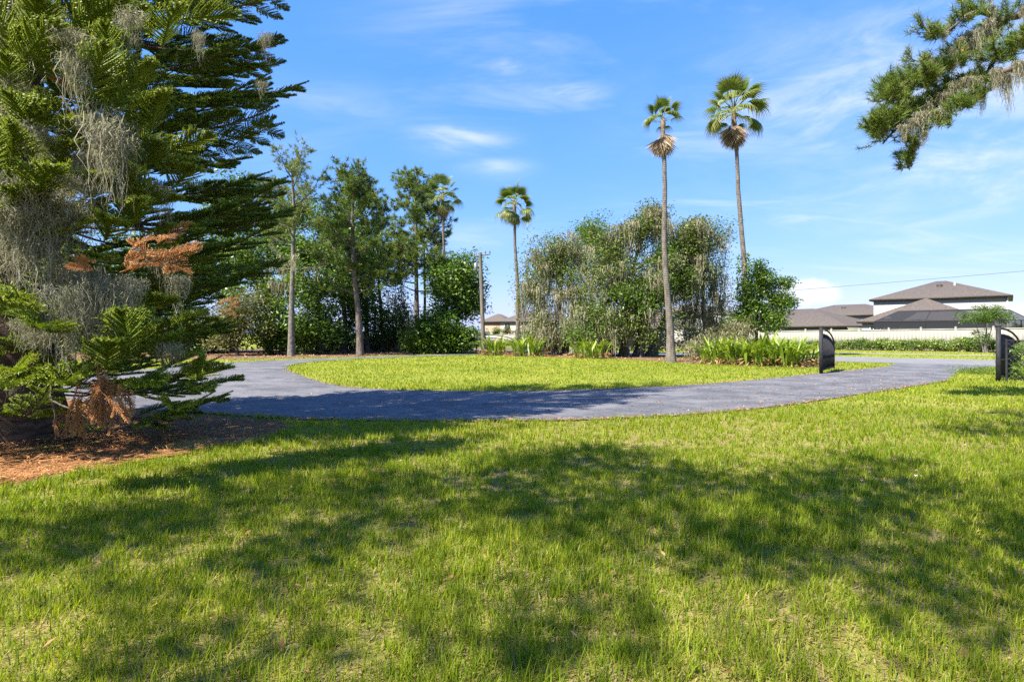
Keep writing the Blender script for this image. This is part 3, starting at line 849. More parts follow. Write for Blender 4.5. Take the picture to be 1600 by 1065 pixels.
def norfolk_pine():
    bx, by = -6.95, 7.85
    t = thing('norfolk_pine', 'big moss hung evergreen with tiered feathery branches filling the left side', 'tree', (bx, by, 0))
    k = 22; z = np.linspace(-0.1, 16.6, k)
    rad = 0.50 * (1 - z / 17.4) + 0.03 + 0.24 * np.exp(-np.maximum(z, 0) / 0.5)
    path = np.stack([0.05 * np.sin(z * 0.5), 0.04 * np.cos(z * .4), z], 1)
    tr = MB(); tubes(tr, path, rad, 20)
    tr.V[0] += (vnoise(tr.V[0][:, 0] * 9 + tr.V[0][:, 1] * 9, tr.V[0][:, 2] * 9, 0.8, 2)[:, None] - .5) * 0.05
    link('trunk', tr.mesh('trunk', M['norfolk_bark'], True), t)
    var = [norfolk_branch(4.0, inner=v) for v in (0.14, 0.17, 0.20, 0.24, 0.28, 0.32)]
    z = 0.6; count = 0
    pa = 0.0
    while z < 16.0:
        hi = z > 7.5
        nbr = 6 if hi else 12
        pa += R.uniform(0.25, 0.6)
        for q in range(nbr):
            az = pa + 2 * math.pi * q / nbr + R.normal(0, 0.12)
            dx, dy = math.cos(az), math.sin(az)
            prof = 2.8 + 0.85 * smooth(z, 1.0, 3.2) - 2.4 * smooth(z, 7.5, 17)
            L = float(prof) * R.uniform(0.84, 1.02)
            if dy < 0: L *= 1 - 0.36 * abs(dy)            # shorter on the lawn side
            sunny = max(0.0, -(dx * 0.8 + dy * 0.6))
            L *= 1 - sunny * (0.12 + 0.30 * float(smooth(z, 3.5, 8)))
            wood, fol = var[R.integers(0, 6)]
            zz = z + R.normal(0, 0.10)
            rr = 0.48 * (1 - zz / 17.4)
            tilt = math.radians(R.normal(3, 5) - (4 if z < 2 else 0))
            sc = L / 4.0
            b = link('branch', wood, t, (dx * rr * .6, dy * rr * .6, zz), (R.normal(0, .18), -tilt, az), (sc, sc, sc))
            link('needles', fol, b); count += 1
        z += (0.62 if hi else 0.40) * R.uniform(0.85, 1.15)
    # fronds standing out towards the viewer, sunlit brightness put into a lighter tint
    fv = []
    for q in range(3):
        fm = MB(); k_ = 9; s_ = np.linspace(0, 1, k_)
        fx = np.stack([.62 * s_, .03 * np.sin(s_ * 3 + q), -.10 * s_ ** 2 + .06 * s_], 1)
        tubes(fm, fx, np.linspace(.009, .004, k_), 4, .3)
        frond_geom(fm, fx, (0, 0, 1), .27 + .03 * q, 22, .06, .036, .0085, .45, .22); fv.append(fm.mesh('frond', M['norfolk']))
    for px, py, d_, sc, el_ in ((150, 135, 5.6, 1.05, .7), (170, 90, 5.8, .95, .6), (235, 175, 6.0, .9, .5), (35, 185, 5.6, 1.0, .4), (15, 250, 5.5, 1.1, .5), (60, 165, 5.8, .9, .2), (195, 45, 6.0, 1.0, .5), (265, 40, 6.3, 1.0, .4), (130, 15, 5.9, 1.0, .4), (55, 30, 5.8, 1.0, .3), (20, 60, 5.7, .9, .3), (195, 275, 6.0, .95, .35), (150, 285, 5.9, .9, .3), (70, 280, 5.5, 1.0, .3), (30, 300, 5.6, .9, .2), (205, 335, 6.0, 1.0, .4), (165, 350, 5.9, .9, .3), (100, 360, 5.9, .9, .4),
                                (40, 485, 5.4, 1.0, .3), (70, 500, 5.3, 1.05, .1), (15, 470, 5.5, .9, .2), (195, 545, 5.7, 1.1, .75), (170, 560, 5.8, 1.0, .5), (262, 548, 6.2, .9, .6), (290, 560, 6.4, .8, .4), (110, 590, 5.7, 1.0, .2), (60, 585, 5.6, 1.0, .1), (20, 580, 5.6, .9, .1), (230, 590, 6.1, .9, .2), (285, 270, 6.6, .9, .3), (300, 215, 6.7, .9, .3), (320, 20, 6.8, 1.0, .3), (240, 230, 6.3, .8, .3), (120, 200, 5.9, .9, .3), (95, 245, 5.8, .9, .4), (215, 120, 6.1, .9, .4), (80, 90, 5.8, .95, .4), (10, 120, 5.7, .95, .4), (250, 310, 6.4, .8, .3), (145, 400, 6.0, .7, .2), (215, 500, 6.2, .8, .4), (245, 470, 6.5, .8, .3), (300, 490, 6.8, .8, .3), (310, 600, 6.6, .9, .2), (270, 620, 6.4, .9, .1), (330, 575, 7.0, .9, .3)):
        d_ -= .45; p = P(px, py + 18, d_) - np.array((bx, by, 0)); az = math.atan2(p[1], p[0]) + R.normal(0, .35)
        for rep_ in range(1 + (R.uniform() < .4)):
            o_ = R.normal(0, .12, 3) * rep_
            link('frond', fv[R.integers(0, 3)], t, tuple(p + o_ - np.array((math.cos(az), math.sin(az), 0)) * .3), (R.normal(0, .35), -el_ + R.normal(0, .2) * rep_, az + R.normal(0, .5) * rep_), (sc, sc, sc))
    # dead rusty fronds
    fm = MB(); k_ = 9; s_ = np.linspace(0, 1, k_)
    fx = np.stack([.6 * s_, .03 * np.sin(s_ * 3), -.16 * s_ ** 2], 1)
    tubes(fm, fx, np.linspace(.009, .004, k_), 4, .1)
    frond_geom(fm, fx, (0, 0, 1), .22, 12, .15, .030, .005, .5)
    deadf = fm.mesh('dead_frond', M['norfolk_dead'])
    for px, py, d_, n_, sc, el_, az_ in ((205, 420, 5.5, 6, .62, .45, -.3), (245, 405, 5.6, 6, .6, .5, -.1), (262, 395, 5.7, 5, .5, .8, .2), (150, 420, 5.6, 3, .5, .1, 2.6), (62, 115, 5.7, 2, .5, -.2, 1.0), (345, 480, 7.2, 3, .45, .4, 0),
                                         (160, 590, 5.5, 8, .62, -1.2, -.4), (150, 600, 5.6, 7, .6, -1.35, 2.5), (125, 615, 5.6, 5, .5, -1.3, 1.5), (178, 610, 5.5, 6, .6, -1.1, .2), (110, 640, 5.7, 3, .4, -1.4, 3)):
        d_ -= .35
        p = P(px, py, d_) - np.array((bx, by, 0))
        for q in range(n_):
            link('dead_frond', deadf, t, tuple(p + R.normal(0, .05, 3)), (R.normal(0, .7), -el_ + R.normal(0, .28), az_ + R.normal(0, .6)), (sc * R.uniform(.7, 1.15),) * 3)
    # bare dead stems at the foot
    st = MB()
    for a_, b_, c_ in (((78, 615, 6.4), (86, 650, 6.3), (94, 690, 6.5)), ((80, 625, 6.4), (130, 650, 6.2), (170, 655, 6.1)), ((60, 455, 6.2), (75, 490, 6.2), (40, 545, 6.4)), ((95, 150, 6), (130, 195, 6), (150, 235, 6.2))):
        pth = bez(P(*a_), P(*b_), P(*c_), 7) - np.array((bx, by, 0)); tubes(st, wander(pth, 0.02), np.linspace(0.012, 0.005, 7), 5)
    link('dead_stem', st.mesh('dead_stem', M['pine_bark'], True), t, kind='stuff')
    # moss
    mv = [moss_clump(95, L_, r_, 0.010, 0.026) for L_, r_ in ((1.0, .20), (0.8, .26), (1.25, .16), (0.55, .22))]
    spots = []
    for px, py, s_, d_ in ((18, 290, 1.2, 5.9), (50, 300, 1.35, 5.9), (82, 305, 1.1, 6.0), (112, 330, .9, 6.1), (30, 350, 1.2, 5.8), (64, 370, 1.1, 5.9), (8, 400, 1.1, 6.0),
                           (112, 55, .8, 6.2), (120, 90, .7, 6.2), (202, 60, .55, 6.3), (199, 95, .55, 6.3), (160, 185, 1.0, 6.1), (180, 200, .9, 6.1), (148, 235, .8, 6.2), (120, 255, .8, 6.2),
                           (110, 420, 1.0, 6.3), (140, 430, .9, 6.3), (170, 440, .9, 6.4), (130, 470, .8, 6.3), (210, 445, .7, 6.6), (100, 500, .9, 6.1), (35, 510, .8, 6.1), (60, 530, .7, 6.1), (122, 490, .8, 6.2),
                           (265, 545, .45, 6.2), (235, 290, .7, 6.6), (255, 300, .6, 6.8), (200, 300, .7, 6.5), (310, 60, .5, 7.4), (415, 60, .45, 7.8), (410, 135, .3, 7.8), (10, 60, .9, 6), (14, 130, .8, 6), (75, 225, .7, 6.2), (250, 400, .8, 7), (280, 440, .6, 7.2), (60, 20, 1, 6.3), (150, 530, .6, 6.2), (20, 590, .5, 6.6), (25, 330, 1.1, 5.7), (90, 350, .9, 5.9), (170, 215, .8, 5.9), (140, 250, .8, 6), (115, 430, .9, 6), (150, 445, .9, 6), (160, 195, .9, 5.7), (185, 225, .8, 5.8), (200, 30, .7, 5.8), (112, 60, .9, 5.7), (118, 95, .7, 5.7), (95, 460, .8, 5.7), (185, 450, .8, 6), (60, 500, .7, 5.6), (120, 290, .8, 5.8), (60, 210, .7, 5.7)):
        spots.append((px, py, s_ * R.uniform(.65, 1.05), d_))
    for px, py, s_, d_ in spots:
        d_ -= 0.62
        p = P(px, py - 6, d_) - np.array((bx, by, 0))
        link('moss', mv[R.integers(0, 4)], t, tuple(p), (R.normal(0, .06), R.normal(0, .06), R.uniform(0, 6.28)), (s_, s_, s_ * R.uniform(.8, 1.15)))
    for q in range(34):
        az = R.uniform(0, 6.28); zz = R.uniform(1.2, 8); rr = R.uniform(0.7, 2.6); s_ = R.uniform(.35, .95)
        link('moss', mv[R.integers(0, 4)], t, (rr * math.cos(az), rr * math.sin(az) * (.8 if math.sin(az) < 0 else 1), zz), (0, 0, az), (s_, s_, s_))
    return t


norfolk_pine()


# ------------------------------------------------------------------ broadleaf trees
def leaves_at(mb, cen, n, sig, L, Wd, flat=0.5, droop=0.25, sh=(0.42, 0.22)):
    m = len(cen) * n
    c = np.repeat(cen, n, 0) + np.clip(R.normal(size=(m, 3)), -1.7, 1.7) * np.array((sig, sig, sig * 0.72))
    ax = rdir(m); ax[:, 2] = ax[:, 2] * 0.6 - droop; ax = unit(ax)
    nr = rdir(m); nr[:, 2] = np.abs(nr[:, 2]) + flat; nr = unit(nr)
    sd = unit(np.cross(nr, ax))
    a = np.clip(np.repeat(R.normal(sh[0], sh[1] * .6, len(cen)), n) + R.normal(0, sh[1], m), 0, 1)
    diamonds(mb, c, ax, sd, L * R.uniform(0.6, 1.3, m), Wd * R.uniform(0.6, 1.2, m), a)


def lobe_points(lobes):
    out = []; li = []
    for q, (cx, cy_, cz, rx, ry, rz, n) in enumerate(lobes):
        d = rdir(n) * (R.uniform(0.05, 1, n) ** 0.5)[:, None] * R.uniform(0.72, 1.22, (n, 1))
        out.append(np.array((cx, cy_, cz)) + d * np.array((rx, ry, rz))); li += [q] * n
    return np.concatenate(out), np.array(li)


def moss_strands(cen, n, L, wid, spread=0.17, k=6):
    m = len(cen) * n
    t = np.linspace(0, 1, k)
    c = np.repeat(cen, n, 0) + R.normal(size=(m, 3)) * np.array((spread, spread, spread * 0.3))
    ln = np.repeat(L * (0.25 + 1.05 * R.uniform(size=len(cen)) ** 1.6), n) * R.uniform(0.35, 1.0, m)
    p = np.repeat(c[:, None], k, 1)
    p[:, :, 2] -= ln[:, None] * t
    p[:, :, :2] -= ((c[:, :2] - np.repeat(cen[:, :2], n, 0)) * .55)[:, None, :] * t[None, :, None]
    p += np.cumsum(R.normal(0, 0.034, (m, k, 3)), 1) * np.array((1, 1, 0.3))
    p[:, :, 2] = np.maximum(p[:, :, 2], 0.12)
    mb = MB(); sd = rdir(m); sd[:, 2] = 0; sd = unit(sd)
    ribbons(mb, p, sd, wid * R.uniform(0.5, 1.5, (m, 1)) * (1 - 0.65 * t)[None], np.clip(np.repeat(R.normal(.5, .2, len(cen)), n) + R.normal(0, 0.16, m), 0, 1))
    return mb


def leafy_tree(name, label, cat, base, trunk, r0, lobes, leaf=('oak', 0.15, 0.075), per=130, sig=0.42, bark='bark', moss=None, group=None, stems=None, flat=.5, limb_k=1.0):
    """trunk: list of (x,y,z) relative to base; lobes relative too"""
    t = thing(name, label, cat, (base[0], base[1], float(gz(base[0], base[1]))), 0, group)
    wood = MB()
    for tk in ([trunk] + (stems or [])):
        tk = spline(tk, 5); k = len(tk)
        s = np.linspace(0, 1, k)
        tubes(wood, wander(tk, 0.012), r0 * (1 - 0.62 * s) * (1 + 0.5 * np.exp(-s * k / 3.0)), 9)
    tip = np.asarray(trunk[-1], float); mid = np.asarray(trunk[len(trunk) // 2], float)
    cen, li = lobe_points(lobes)
    for q, lb in enumerate(lobes):
        c = np.array(lb[:3]); f = R.uniform(0.2, 1.0)
        p0 = mid * (1 - f) + tip * f
        limb = wander(bez(p0, p0 * 0.5 + c * 0.5 + np.array((0, 0, 0.25 * np.linalg.norm(c - p0) * .6)), c, 9), 0.03)
        tubes(wood, limb, np.linspace(r0 * 0.38 * limb_k, r0 * 0.12 * limb_k, 9), 6)
        for cc in cen[li == q]:
            st = limb[R.integers(3, 9)]
            tw = wander(bez(st, st * .45 + cc * .55 + R.normal(0, .12, 3), cc, 6), 0.02)
            tubes(wood, tw, np.linspace((r0 * 0.1 + .006) * limb_k, 0.007, 6), 4)
    link('trunk', wood.mesh('trunk', M[bark], True), t)
    mb = MB(); leaves_at(mb, cen, per, sig, leaf[1], leaf[2], flat)
    link('crown', mb.mesh('crown', M[leaf[0]]), t)
    if moss:
        mat, mc, n, L, wid = moss
        mm = moss_strands(np.asarray(mc), n, L, wid)
        mc2 = np.asarray(mc); leaves_at(mm, mc2 - np.array((0, 0, .25)), 26, .34, .20, .05, 0.0, 1.1, (.55, .2))
        link('moss', mm.mesh('moss', M[mat]), t, kind='stuff')
    return t, cen


def gpos(px, d):
    return ((px - 800) / F * d, d)


def lobes_px(base, d, specs, dscale=1.0):
    """lobes given by where they stand at about that distance: (px, py, half width px, half height px, n, depth offset)"""
    out = []
    for px, py, hw, hh, n, dd in specs:
        q = P(px, py, d + dd); out.append((q[0] - base[0], q[1] - base[1], q[2], hw * (d + dd) / F, hw * (d + dd) / F * dscale, hh * (d + dd) / F, n))
    return out


# ------------------------------------------------------------------ pines
def tufts(mb, pos, dirs, n, L, wid, sh=None):
    m = len(pos) * n
    b = np.repeat(pos, n, 0) + np.repeat(dirs, n, 0) * R.uniform(-0.6, 0.25, (m, 1)) * L
    d = rdir(m); ax = unit(np.repeat(dirs, n, 0) * 0.75 + d)
    tip = b + ax * (L * R.uniform(0.65, 1.1, m))[:, None]
    sd = unit(np.cross(ax, rdir(m)))
    a = np.clip(np.repeat(R.normal(.45, .16, len(pos)) if sh is None else sh, n) + R.normal(0, 0.12, m), 0, 1)
    tris(mb, b, tip, sd, np.full(m, wid), a)


def pine_tree(name, label, base, path, r0, limbs, mat='pine', tuft=(26, .26, .026), per_limb=34, dead=(), moss=None, group=None, bark='pine_bark', spread=.55):
    t = thing(name, label, 'tree', (base[0], base[1], float(gz(*base))), 0, group)
    wood = MB(); tk = spline(path, 6); k = len(tk); s = np.linspace(0, 1, k)
    tubes(wood, tk, r0 * (1 - 0.72 * s) * (1 + 0.35 * np.exp(-s * k / 2.5)), 10)
    pos = []; dr = []
    for (f, az, L, rise) in limbs:
        p0 = tk[min(int(f * (k - 1)), k - 1)]
        d = np.array((math.cos(az), math.sin(az), 0.0))
        e = p0 + d * L + np.array((0, 0, rise))
        lb = wander(bez(p0, p0 + d * L * 0.55 + np.array((0, 0, rise * .25)), e, 10), 0.04)
        tubes(wood, lb, np.linspace(r0 * 0.30, 0.012, 10), 5)
        for q in range(per_limb):
            i = R.integers(3, 10); st = lb[i]
            tip = st + rdir(1)[0] * spread * np.array((1, 1, .75)) * R.uniform(.5, 1.2) + d * 0.25 + np.array((0, 0, 0.22))
            tw = bez(st, st * .5 + tip * .5 - np.array((0, 0, .08)), tip, 4); tubes(wood, tw, np.linspace(0.014, 0.006, 4), 3)
            pos.append(tip); dr.append(unit(tip - st + np.array((0, 0, .25))))
            for j in range(2):
                o2 = R.normal(0, .16, 3); pos.append(tip + o2); dr.append(unit(o2 + dr[-1] * .3))
    mosspts = []
    for (f, az, L, rise) in dead:
        p0 = tk[min(int(f * (k - 1)), k - 1)]; d = np.array((math.cos(az), math.sin(az), 0.0))
        lb = wander(bez(p0, p0 + d * L * 0.6 + np.array((0, 0, -.1)), p0 + d * L + np.array((0, 0, rise)), 9), 0.05)
        tubes(wood, lb, np.linspace(r0 * 0.22, 0.012, 9), 5); mosspts += list(lb[2:])
    link('trunk', wood.mesh('trunk', M[bark], True), t)
    mb = MB(); tufts(mb, np.array(pos), np.array(dr), *tuft)
    link('crown', mb.mesh('crown', M[mat]), t)
    if moss and mosspts:
        link('moss', moss_strands(np.array(mosspts), moss[0], moss[1], moss[2], .12).mesh('moss', M['moss_tan']), t, kind='stuff')
    return t


def limbs_for(n, f0, f1, L, rise=0.5, top=1.0):
    out = []
    for i in range(n):
        f = f0 + (f1 - f0) * (i + R.uniform(0, 1)) / n
        u = (f - f0) / (f1 - f0)
        out.append((f, i * 2.4 + R.normal(0, .35), L * (0.55 + .6 * math.sin(math.pi * min(1, u * .85 + .2))) * R.uniform(.7, 1.15) * (1 - .35 * u), rise * R.uniform(.3, 1.4) + .35 * u))
    return out


def front_pines():
    G1 = 'tall pines at the far left'
    d = 36.0; b = gpos(455, d)
    pine_tree('pine_tree', 'leftmost tall pine, sparse pale crown and grey trunk with mossy dead boughs', b,
              [(0, 0, -.1), (.03, 0, 3), (.1, 0, 6), (.15, 0, 9), (.05, 0, 12.0)], 0.20,
              limbs_for(14, .55, 1.0, 2.3, 1.4), 'pine_light', (24, .28, .026), 15,
              dead=[(.46, 3.3, 1.7, .5), (.46, .1, 2.6, 1.0), (.52, 2.6, 1.9, 1.1), (.5, -1.2, 1.5, .3), (.40, 3.0, 1.2, .1)], moss=(13, 1.0, .035), group=G1, bark='grey_bark', spread=.6)
    d = 37.0; b = gpos(563, d)
    pine_tree('pine_tree', 'second tall pine from the left, leaning trunk and open dark green crown', b,
              [(0, 0, -.1), (-.12, 0, 2.5), (-.4, 0, 5.5), (-.5, 0, 8.5), (-.45, 0, 11.4)], 0.22,
              limbs_for(22, .48, 1.0, 2.1, .9) + [(.40, 2.9, 2.0, 1.0), (.38, .1, 1.6, 1.3), (.45, .3, 1.7, 1.6)], 'pine', (34, .30, .030), 17, group=G1, spread=.72)
    d = 44.0; b = gpos(652, d)
    pine_tree('pine_tree', 'tall straight pine left of the far fan palm, dense bushy crown', b,
              [(0, 0, -.1), (-.05, 0, 4), (-.1, 0, 8), (-.1, 0, 13.2)], 0.22,
              limbs_for(24, .50, 1.0, 2.4, .7) + [(.43, .2, 2.2, .3), (.46, 3.3, 2.2, .5), (.42, 2.7, 2.6, 1.4)], 'pine', (34, .33, .034), 17, group=G1, spread=.82)
    d = 47.0; b = gpos(662, d)
    pine_tree('pine_tree', 'slim dark pine trunk standing close behind the straight pine', b,
              [(0, 0, -.1), (.1, 0, 4), (.05, 0, 8), (.1, 0, 12.0)], 0.14, limbs_for(11, .55, 1.0, 1.9, .6), 'pine', (30, .33, .036), 14, group=G1)
    d = 46.0; b = gpos(600, d)
    pine_tree('pine_tree', 'pine crown filling the gap between the leaning pine and the straight pine', b,
              [(0, 0, -.1), (-.3, 0, 4), (-.5, 0, 7), (-.6, 0, 12.2)], 0.14, limbs_for(16, .6, 1.0, 2.2, .5), 'pine', (30, .33, .036), 15, group=G1)
    d = 45.0; b = gpos(420, d)
    pine_tree('pine_tree', 'pale pine half hidden behind the tiered evergreen and leftmost pine', b,
              [(0, 0, -.1), (-.2, 0, 4), (-.1, 0, 8), (.1, 0, 13.0)], 0.17, limbs_for(18, .40, 1.0, 2.6, .9), 'pine_light', (24, .33, .034), 14, group=G1)


front_pines()


# ------------------------------------------------------------------ far wood on the left
def left_wood():
    G2 = 'leafy trees behind the tall pines'
    def tree(px, d, specs, label, leaf, per=105, sig=.46, name='oak_tree', r0=.2, bark='bark', moss=None, n_moss=0):
        b = gpos(px, d)
        leaf = (leaf[0], leaf[1] * 1.28, leaf[2] * 1.35)
        lb = lobes_px(b, d, specs)
        top = max(l[2] for l in lb)
        tk = [(0, 0, -.1), (R.normal(0, .15), 0, top * .25), (R.normal(0, .3), 0, top * .55), (R.normal(0, .3), 0, top * .8)]
        mo = None
        if n_moss:
            pts, _ = lobe_points([(l[0], l[1], l[2] - l[5] * .3, l[3], l[4], l[5] * .7, n_moss) for l in lb])
            mo = ('moss_tan', pts, 9, moss, .05)
        return leafy_tree(name, label, 'tree', b, tk, r0, lb, leaf, per, sig, bark, mo, G2)[0]
    tree(500, 41, [(470, 400, 48, 42, 34, 0), (525, 380, 45, 45, 34, 1), (500, 455, 62, 48, 46, -1), (480, 520, 60, 34, 40, -2)], 'broad green oak behind the leftmost pine trunk', ('oak', .21, .11))
    tree(535, 44, [(540, 340, 30, 45, 26, 0), (555, 420, 48, 45, 36, 0), (545, 490, 45, 50, 36, 0)], 'dark oak rising behind the leaning pine', ('oak', .21, .11))
    tree(420, 40, [(405, 465, 55, 52, 44, 0), (385, 400, 45, 50, 36, 1), (430, 520, 48, 34, 36, -1)], 'dark leafy tree between the evergreen and leftmost pine', ('laurel', .2, .10))
    tree(365, 43, [(345, 350, 50, 50, 40, 0), (375, 300, 45, 40, 30, 1), (330, 430, 52, 50, 40, 0)], 'green oak seen beyond the tips of the tiered evergreen', ('laurel', .22, .11))
    tree(372, 37, [(372, 492, 42, 42, 50, 0), (352, 520, 34, 30, 30, 0)], 'greyish twiggy shrub on the straw by the driveway bend', ('dull', .15, .06), 110, .42, 'shrub', .1)
    tree(270, 40, [(260, 420, 70, 70, 44, 0), (220, 480, 70, 60, 44, 1), (290, 520, 60, 34, 34, 0)], 'oak standing behind the middle of the big tiered evergreen', ('oak', .22, .12))
    tree(130, 42, [(120, 420, 90, 80, 50, 0), (60, 470, 90, 70, 50, 1), (150, 520, 80, 34, 34, 0)], 'oak hidden behind the trunk side of the big evergreen', ('oak', .24, .12))
    tree(-60, 40, [(-40, 420, 90, 80, 50, 0), (-110, 470, 90, 70, 50, 1)], 'oak at the far left edge of the wood', ('oak', .24, .12))
    tree(575, 45, [(575, 400, 32, 40, 26, 0), (570, 455, 36, 40, 30, 0), (606, 505, 30, 28, 26, 0)], 'light green leafy tree behind the gap right of the leaning pine', ('laurel', .2, .10))
    tree(455, 44, [(440, 340, 36, 40, 26, 0), (470, 330, 30, 36, 22, 1), (450, 400, 44, 44, 30, 0)], 'light green tree rising right behind the leftmost pine crown', ('laurel', .2, .10))
    tree(632, 46, [(625, 470, 22, 50, 22, 0), (640, 520, 30, 30, 26, -1), (618, 530, 26, 20, 20, -1)], 'small mossy tree between leaning and straight pines', ('dull', .17, .07), 70, .42, moss=1.7, n_moss=22)
    tree(715, 42, [(722, 425, 32, 34, 40, 0), (735, 470, 26, 38, 34, 0), (700, 470, 32, 46, 40, 0), (690, 430, 26, 30, 24, 1)], 'dark oak between far fan palm and wooden utility pole', ('oak', .2, .10))
    tree(690, 40, [(680, 510, 36, 30, 44, 0), (705, 528, 30, 22, 36, 0), (665, 535, 34, 18, 28, 0), (728, 530, 24, 20, 26, 0)], 'bright green bushy tree low beneath the far fan palm', ('vine', .17, .09), 110, .38, 'small_tree', .12)
    for px, d, hw, hh, py, lab in ((585, 48, 34, 20, 534, 'dark low shrub between the two nearest pine trunks'), (520, 47, 40, 26, 528, 'dark low shrub behind the leftmost pine trunk base'),
                                   (455, 46, 46, 30, 522, 'dark shrub left behind the leftmost pine'), (635, 50, 34, 16, 538, 'dark low shrub behind the straight pine base'), (330, 44, 60, 34, 522, 'dark shrub at the driveway bend behind the evergreen'),
                                   (200, 45, 80, 40, 520, 'dark shrub far behind the evergreen branches'), (60, 45, 80, 40, 520, 'dark shrub far behind the evergreen trunk'), (-80, 44, 80, 44, 515, 'dark shrub beyond the left edge')):
        tree(px, d, [(px, py, hw, hh, 46, 0)], lab, ('oak', .19, .10), 110, .45, 'shrub', .08)


left_wood()


# ------------------------------------------------------------------ moss draped trees in the middle
def moss_trees():
    G3 = 'moss draped trees behind the lawn island'
    d = 38.6; b = gpos(868, d)
    sp = [(850, 405, 40, 40, 40, 0), (885, 390, 40, 35, 36, .5), (835, 450, 36, 40, 34, -.5), (895, 455, 46, 45, 40, -1), (870, 505, 52, 36, 30, -1)]
    lb = lobes_px(b, d, sp, .8)
    mp = np.concatenate([lobe_points([(l[0], l[1], l[2], l[3] * 1.02, l[4] * 1.02, l[5] * .8, 34) for l in lb])[0]])
    tk = [(0, 0, -.1), (-.1, .1, 1.2), (.2, 0, 2.6), (.4, 0, 4.3)]
    leafy_tree('moss_draped_tree', 'left grey moss draped tree with wide low crown by the fan palm', 'tree', b, tk, .24, lb, ('dull_green', .19, .08), 56, .42, 'grey_bark', ('moss_tan', mp, 17, 2.1, .044), G3,
               [[(-.5, .3, -.1), (-.8, .2, 1.5), (-1.3, 0, 3.4)], [(.6, .2, -.1), (.9, .1, 1.6), (1.3, 0, 3.6)]])
    d = 36.3; b = gpos(975, d)
    sp = [(960, 380, 44, 36, 40, .5), (1008, 352, 40, 26, 34, 0), (1022, 330, 16, 12, 9, 0), (1085, 352, 20, 14, 10, 0), (1055, 388, 46, 44, 40, 0), (950, 430, 52, 48, 44, -.8), (1020, 440, 60, 50, 50, -.8), (985, 500, 66, 44, 46, -1.3), (1080, 430, 40, 46, 30, 0), (930, 500, 40, 40, 24, -1)]
    lb = lobes_px(b, d, sp, .8)
    mp = np.concatenate([lobe_points([(l[0], l[1] - .2, l[2], l[3] * 1.02, l[4] * 1.02, l[5] * .85, 26) for l in lb])[0]])
    leafy_tree('moss_draped_tree', 'largest moss draped tree in the middle, green crown over long grey strands', 'tree', b,
               [(0, 0, -.1), (.1, .1, 1.3), (.1, 0, 3), (.4, 0, 5.2)], .30, lb, ('dull_green', .19, .085), 92, .42, 'grey_bark', ('moss_tan', mp, 15, 2.0, .044), G3,
               [[(-.8, .2, -.1), (-1.2, .2, 1.5), (-1.5, 0, 3.6)], [(.9, .2, -.1), (1.4, .1, 1.6), (2.0, 0, 3.8)], [(1.8, .5, -.1), (2.4, .1, 1.8), (3.2, 0, 4)]])
    # brighter leafy sprays within the big tree are a small tree of their own in front
    d = 34.6; b = gpos(1000, d)
    sp = [(985, 470, 46, 30, 34, 0), (1030, 450, 30, 26, 22, 0), (960, 505, 34, 26, 22, 0), (920, 520, 30, 20, 18, 0), (1070, 440, 26, 30, 16, .8), (1040, 400, 26, 20, 12, .5)]
    lb = lobes_px(b, d, sp, .7)
    mp = lobe_points([(l[0], l[1], l[2] - .1, l[3], l[4], l[5] * .7, 16) for l in lb])[0]
    leafy_tree('small_tree', 'bright green leafy sapling under the largest moss draped tree', 'tree', b, [(0, 0, -.1), (.1, 0, .8), (0, 0, 1.8), (.2, 0, 2.6)], .1, lb, ('vine', .2, .09), 90, .36, 'bark', ('moss_tan', mp, 10, 1.6, .05))
    d = 37.0; b = gpos(1105, d)
    sp = [(1105, 365, 34, 30, 30, 0), (1085, 410, 36, 36, 30, 0), (1120, 430, 22, 50, 20, 0), (1075, 370, 34, 30, 30, 0), (1085, 480, 34, 36, 24, 0), (1122, 490, 18, 34, 12, 0)]
    lb = lobes_px(b, d, sp, .8)
    mp = lobe_points([(l[0], l[1], l[2] - l[5] * .3, l[3], l[4], l[5] * .8, 22) for l in lb])[0]
    leafy_tree('moss_draped_tree', 'right thin moss draped tree between the two tall palms', 'tree', b, [(0, 0, -.1), (-.1, .1, 1.6), (-.3, 0, 3.6), (-.2, 0, 5.6)], .16, lb, ('laurel', .18, .08), 50, .46, 'grey_bark', ('moss_tan', mp, 12, 2.1, .044), G3)
    d = 42.0; b = gpos(925, d)
    sp = [(925, 360, 28, 22, 34, 0), (955, 400, 30, 40, 30, 0), (905, 410, 30, 40, 26, 0)]
    leafy_tree('oak_tree', 'dense dark green treetop showing above the moss draped trees', 'tree', b, [(0, 0, -.1), (.1, .1, 2), (0, 0, 4), (.1, 0, 6.5)], .2, lobes_px(b, d, sp), ('oak', .18, .09), 110, .42)
    for px, hw, lab in ((850, 40, 'dark low shrub under the left moss draped tree'), (930, 42, 'dark low shrub behind the middle strap leaf clump'), (1015, 44, 'dark low shrub under the largest moss draped tree'), (1092, 30, 'dark low shrub right of the slim palm base')):
        d = 40.0; b = gpos(px, d)
        leafy_tree('shrub', lab, 'shrub', b, [(0, 0, -.1), (.05, 0, .5), (0, 0, 1.2)], .07, lobes_px(b, d, [(px, 530, hw, 24, 40, 0)]), ('oak', .2, .11), 70, .34)
    # vine clad tree beside the tall right palm
    d = 33.0; b = gpos(1180, d)
    sp = [(1172, 470, 24, 40, 44, 0), (1195, 440, 26, 24, 26, .3), (1212, 470, 24, 24, 30, 0), (1200, 500, 30, 18, 34, 0), (1155, 500, 22, 24, 24, 0), (1185, 420, 14, 16, 14, 0), (1222, 440, 16, 8, 12, .2), (1228, 472, 14, 8, 10, 0)]
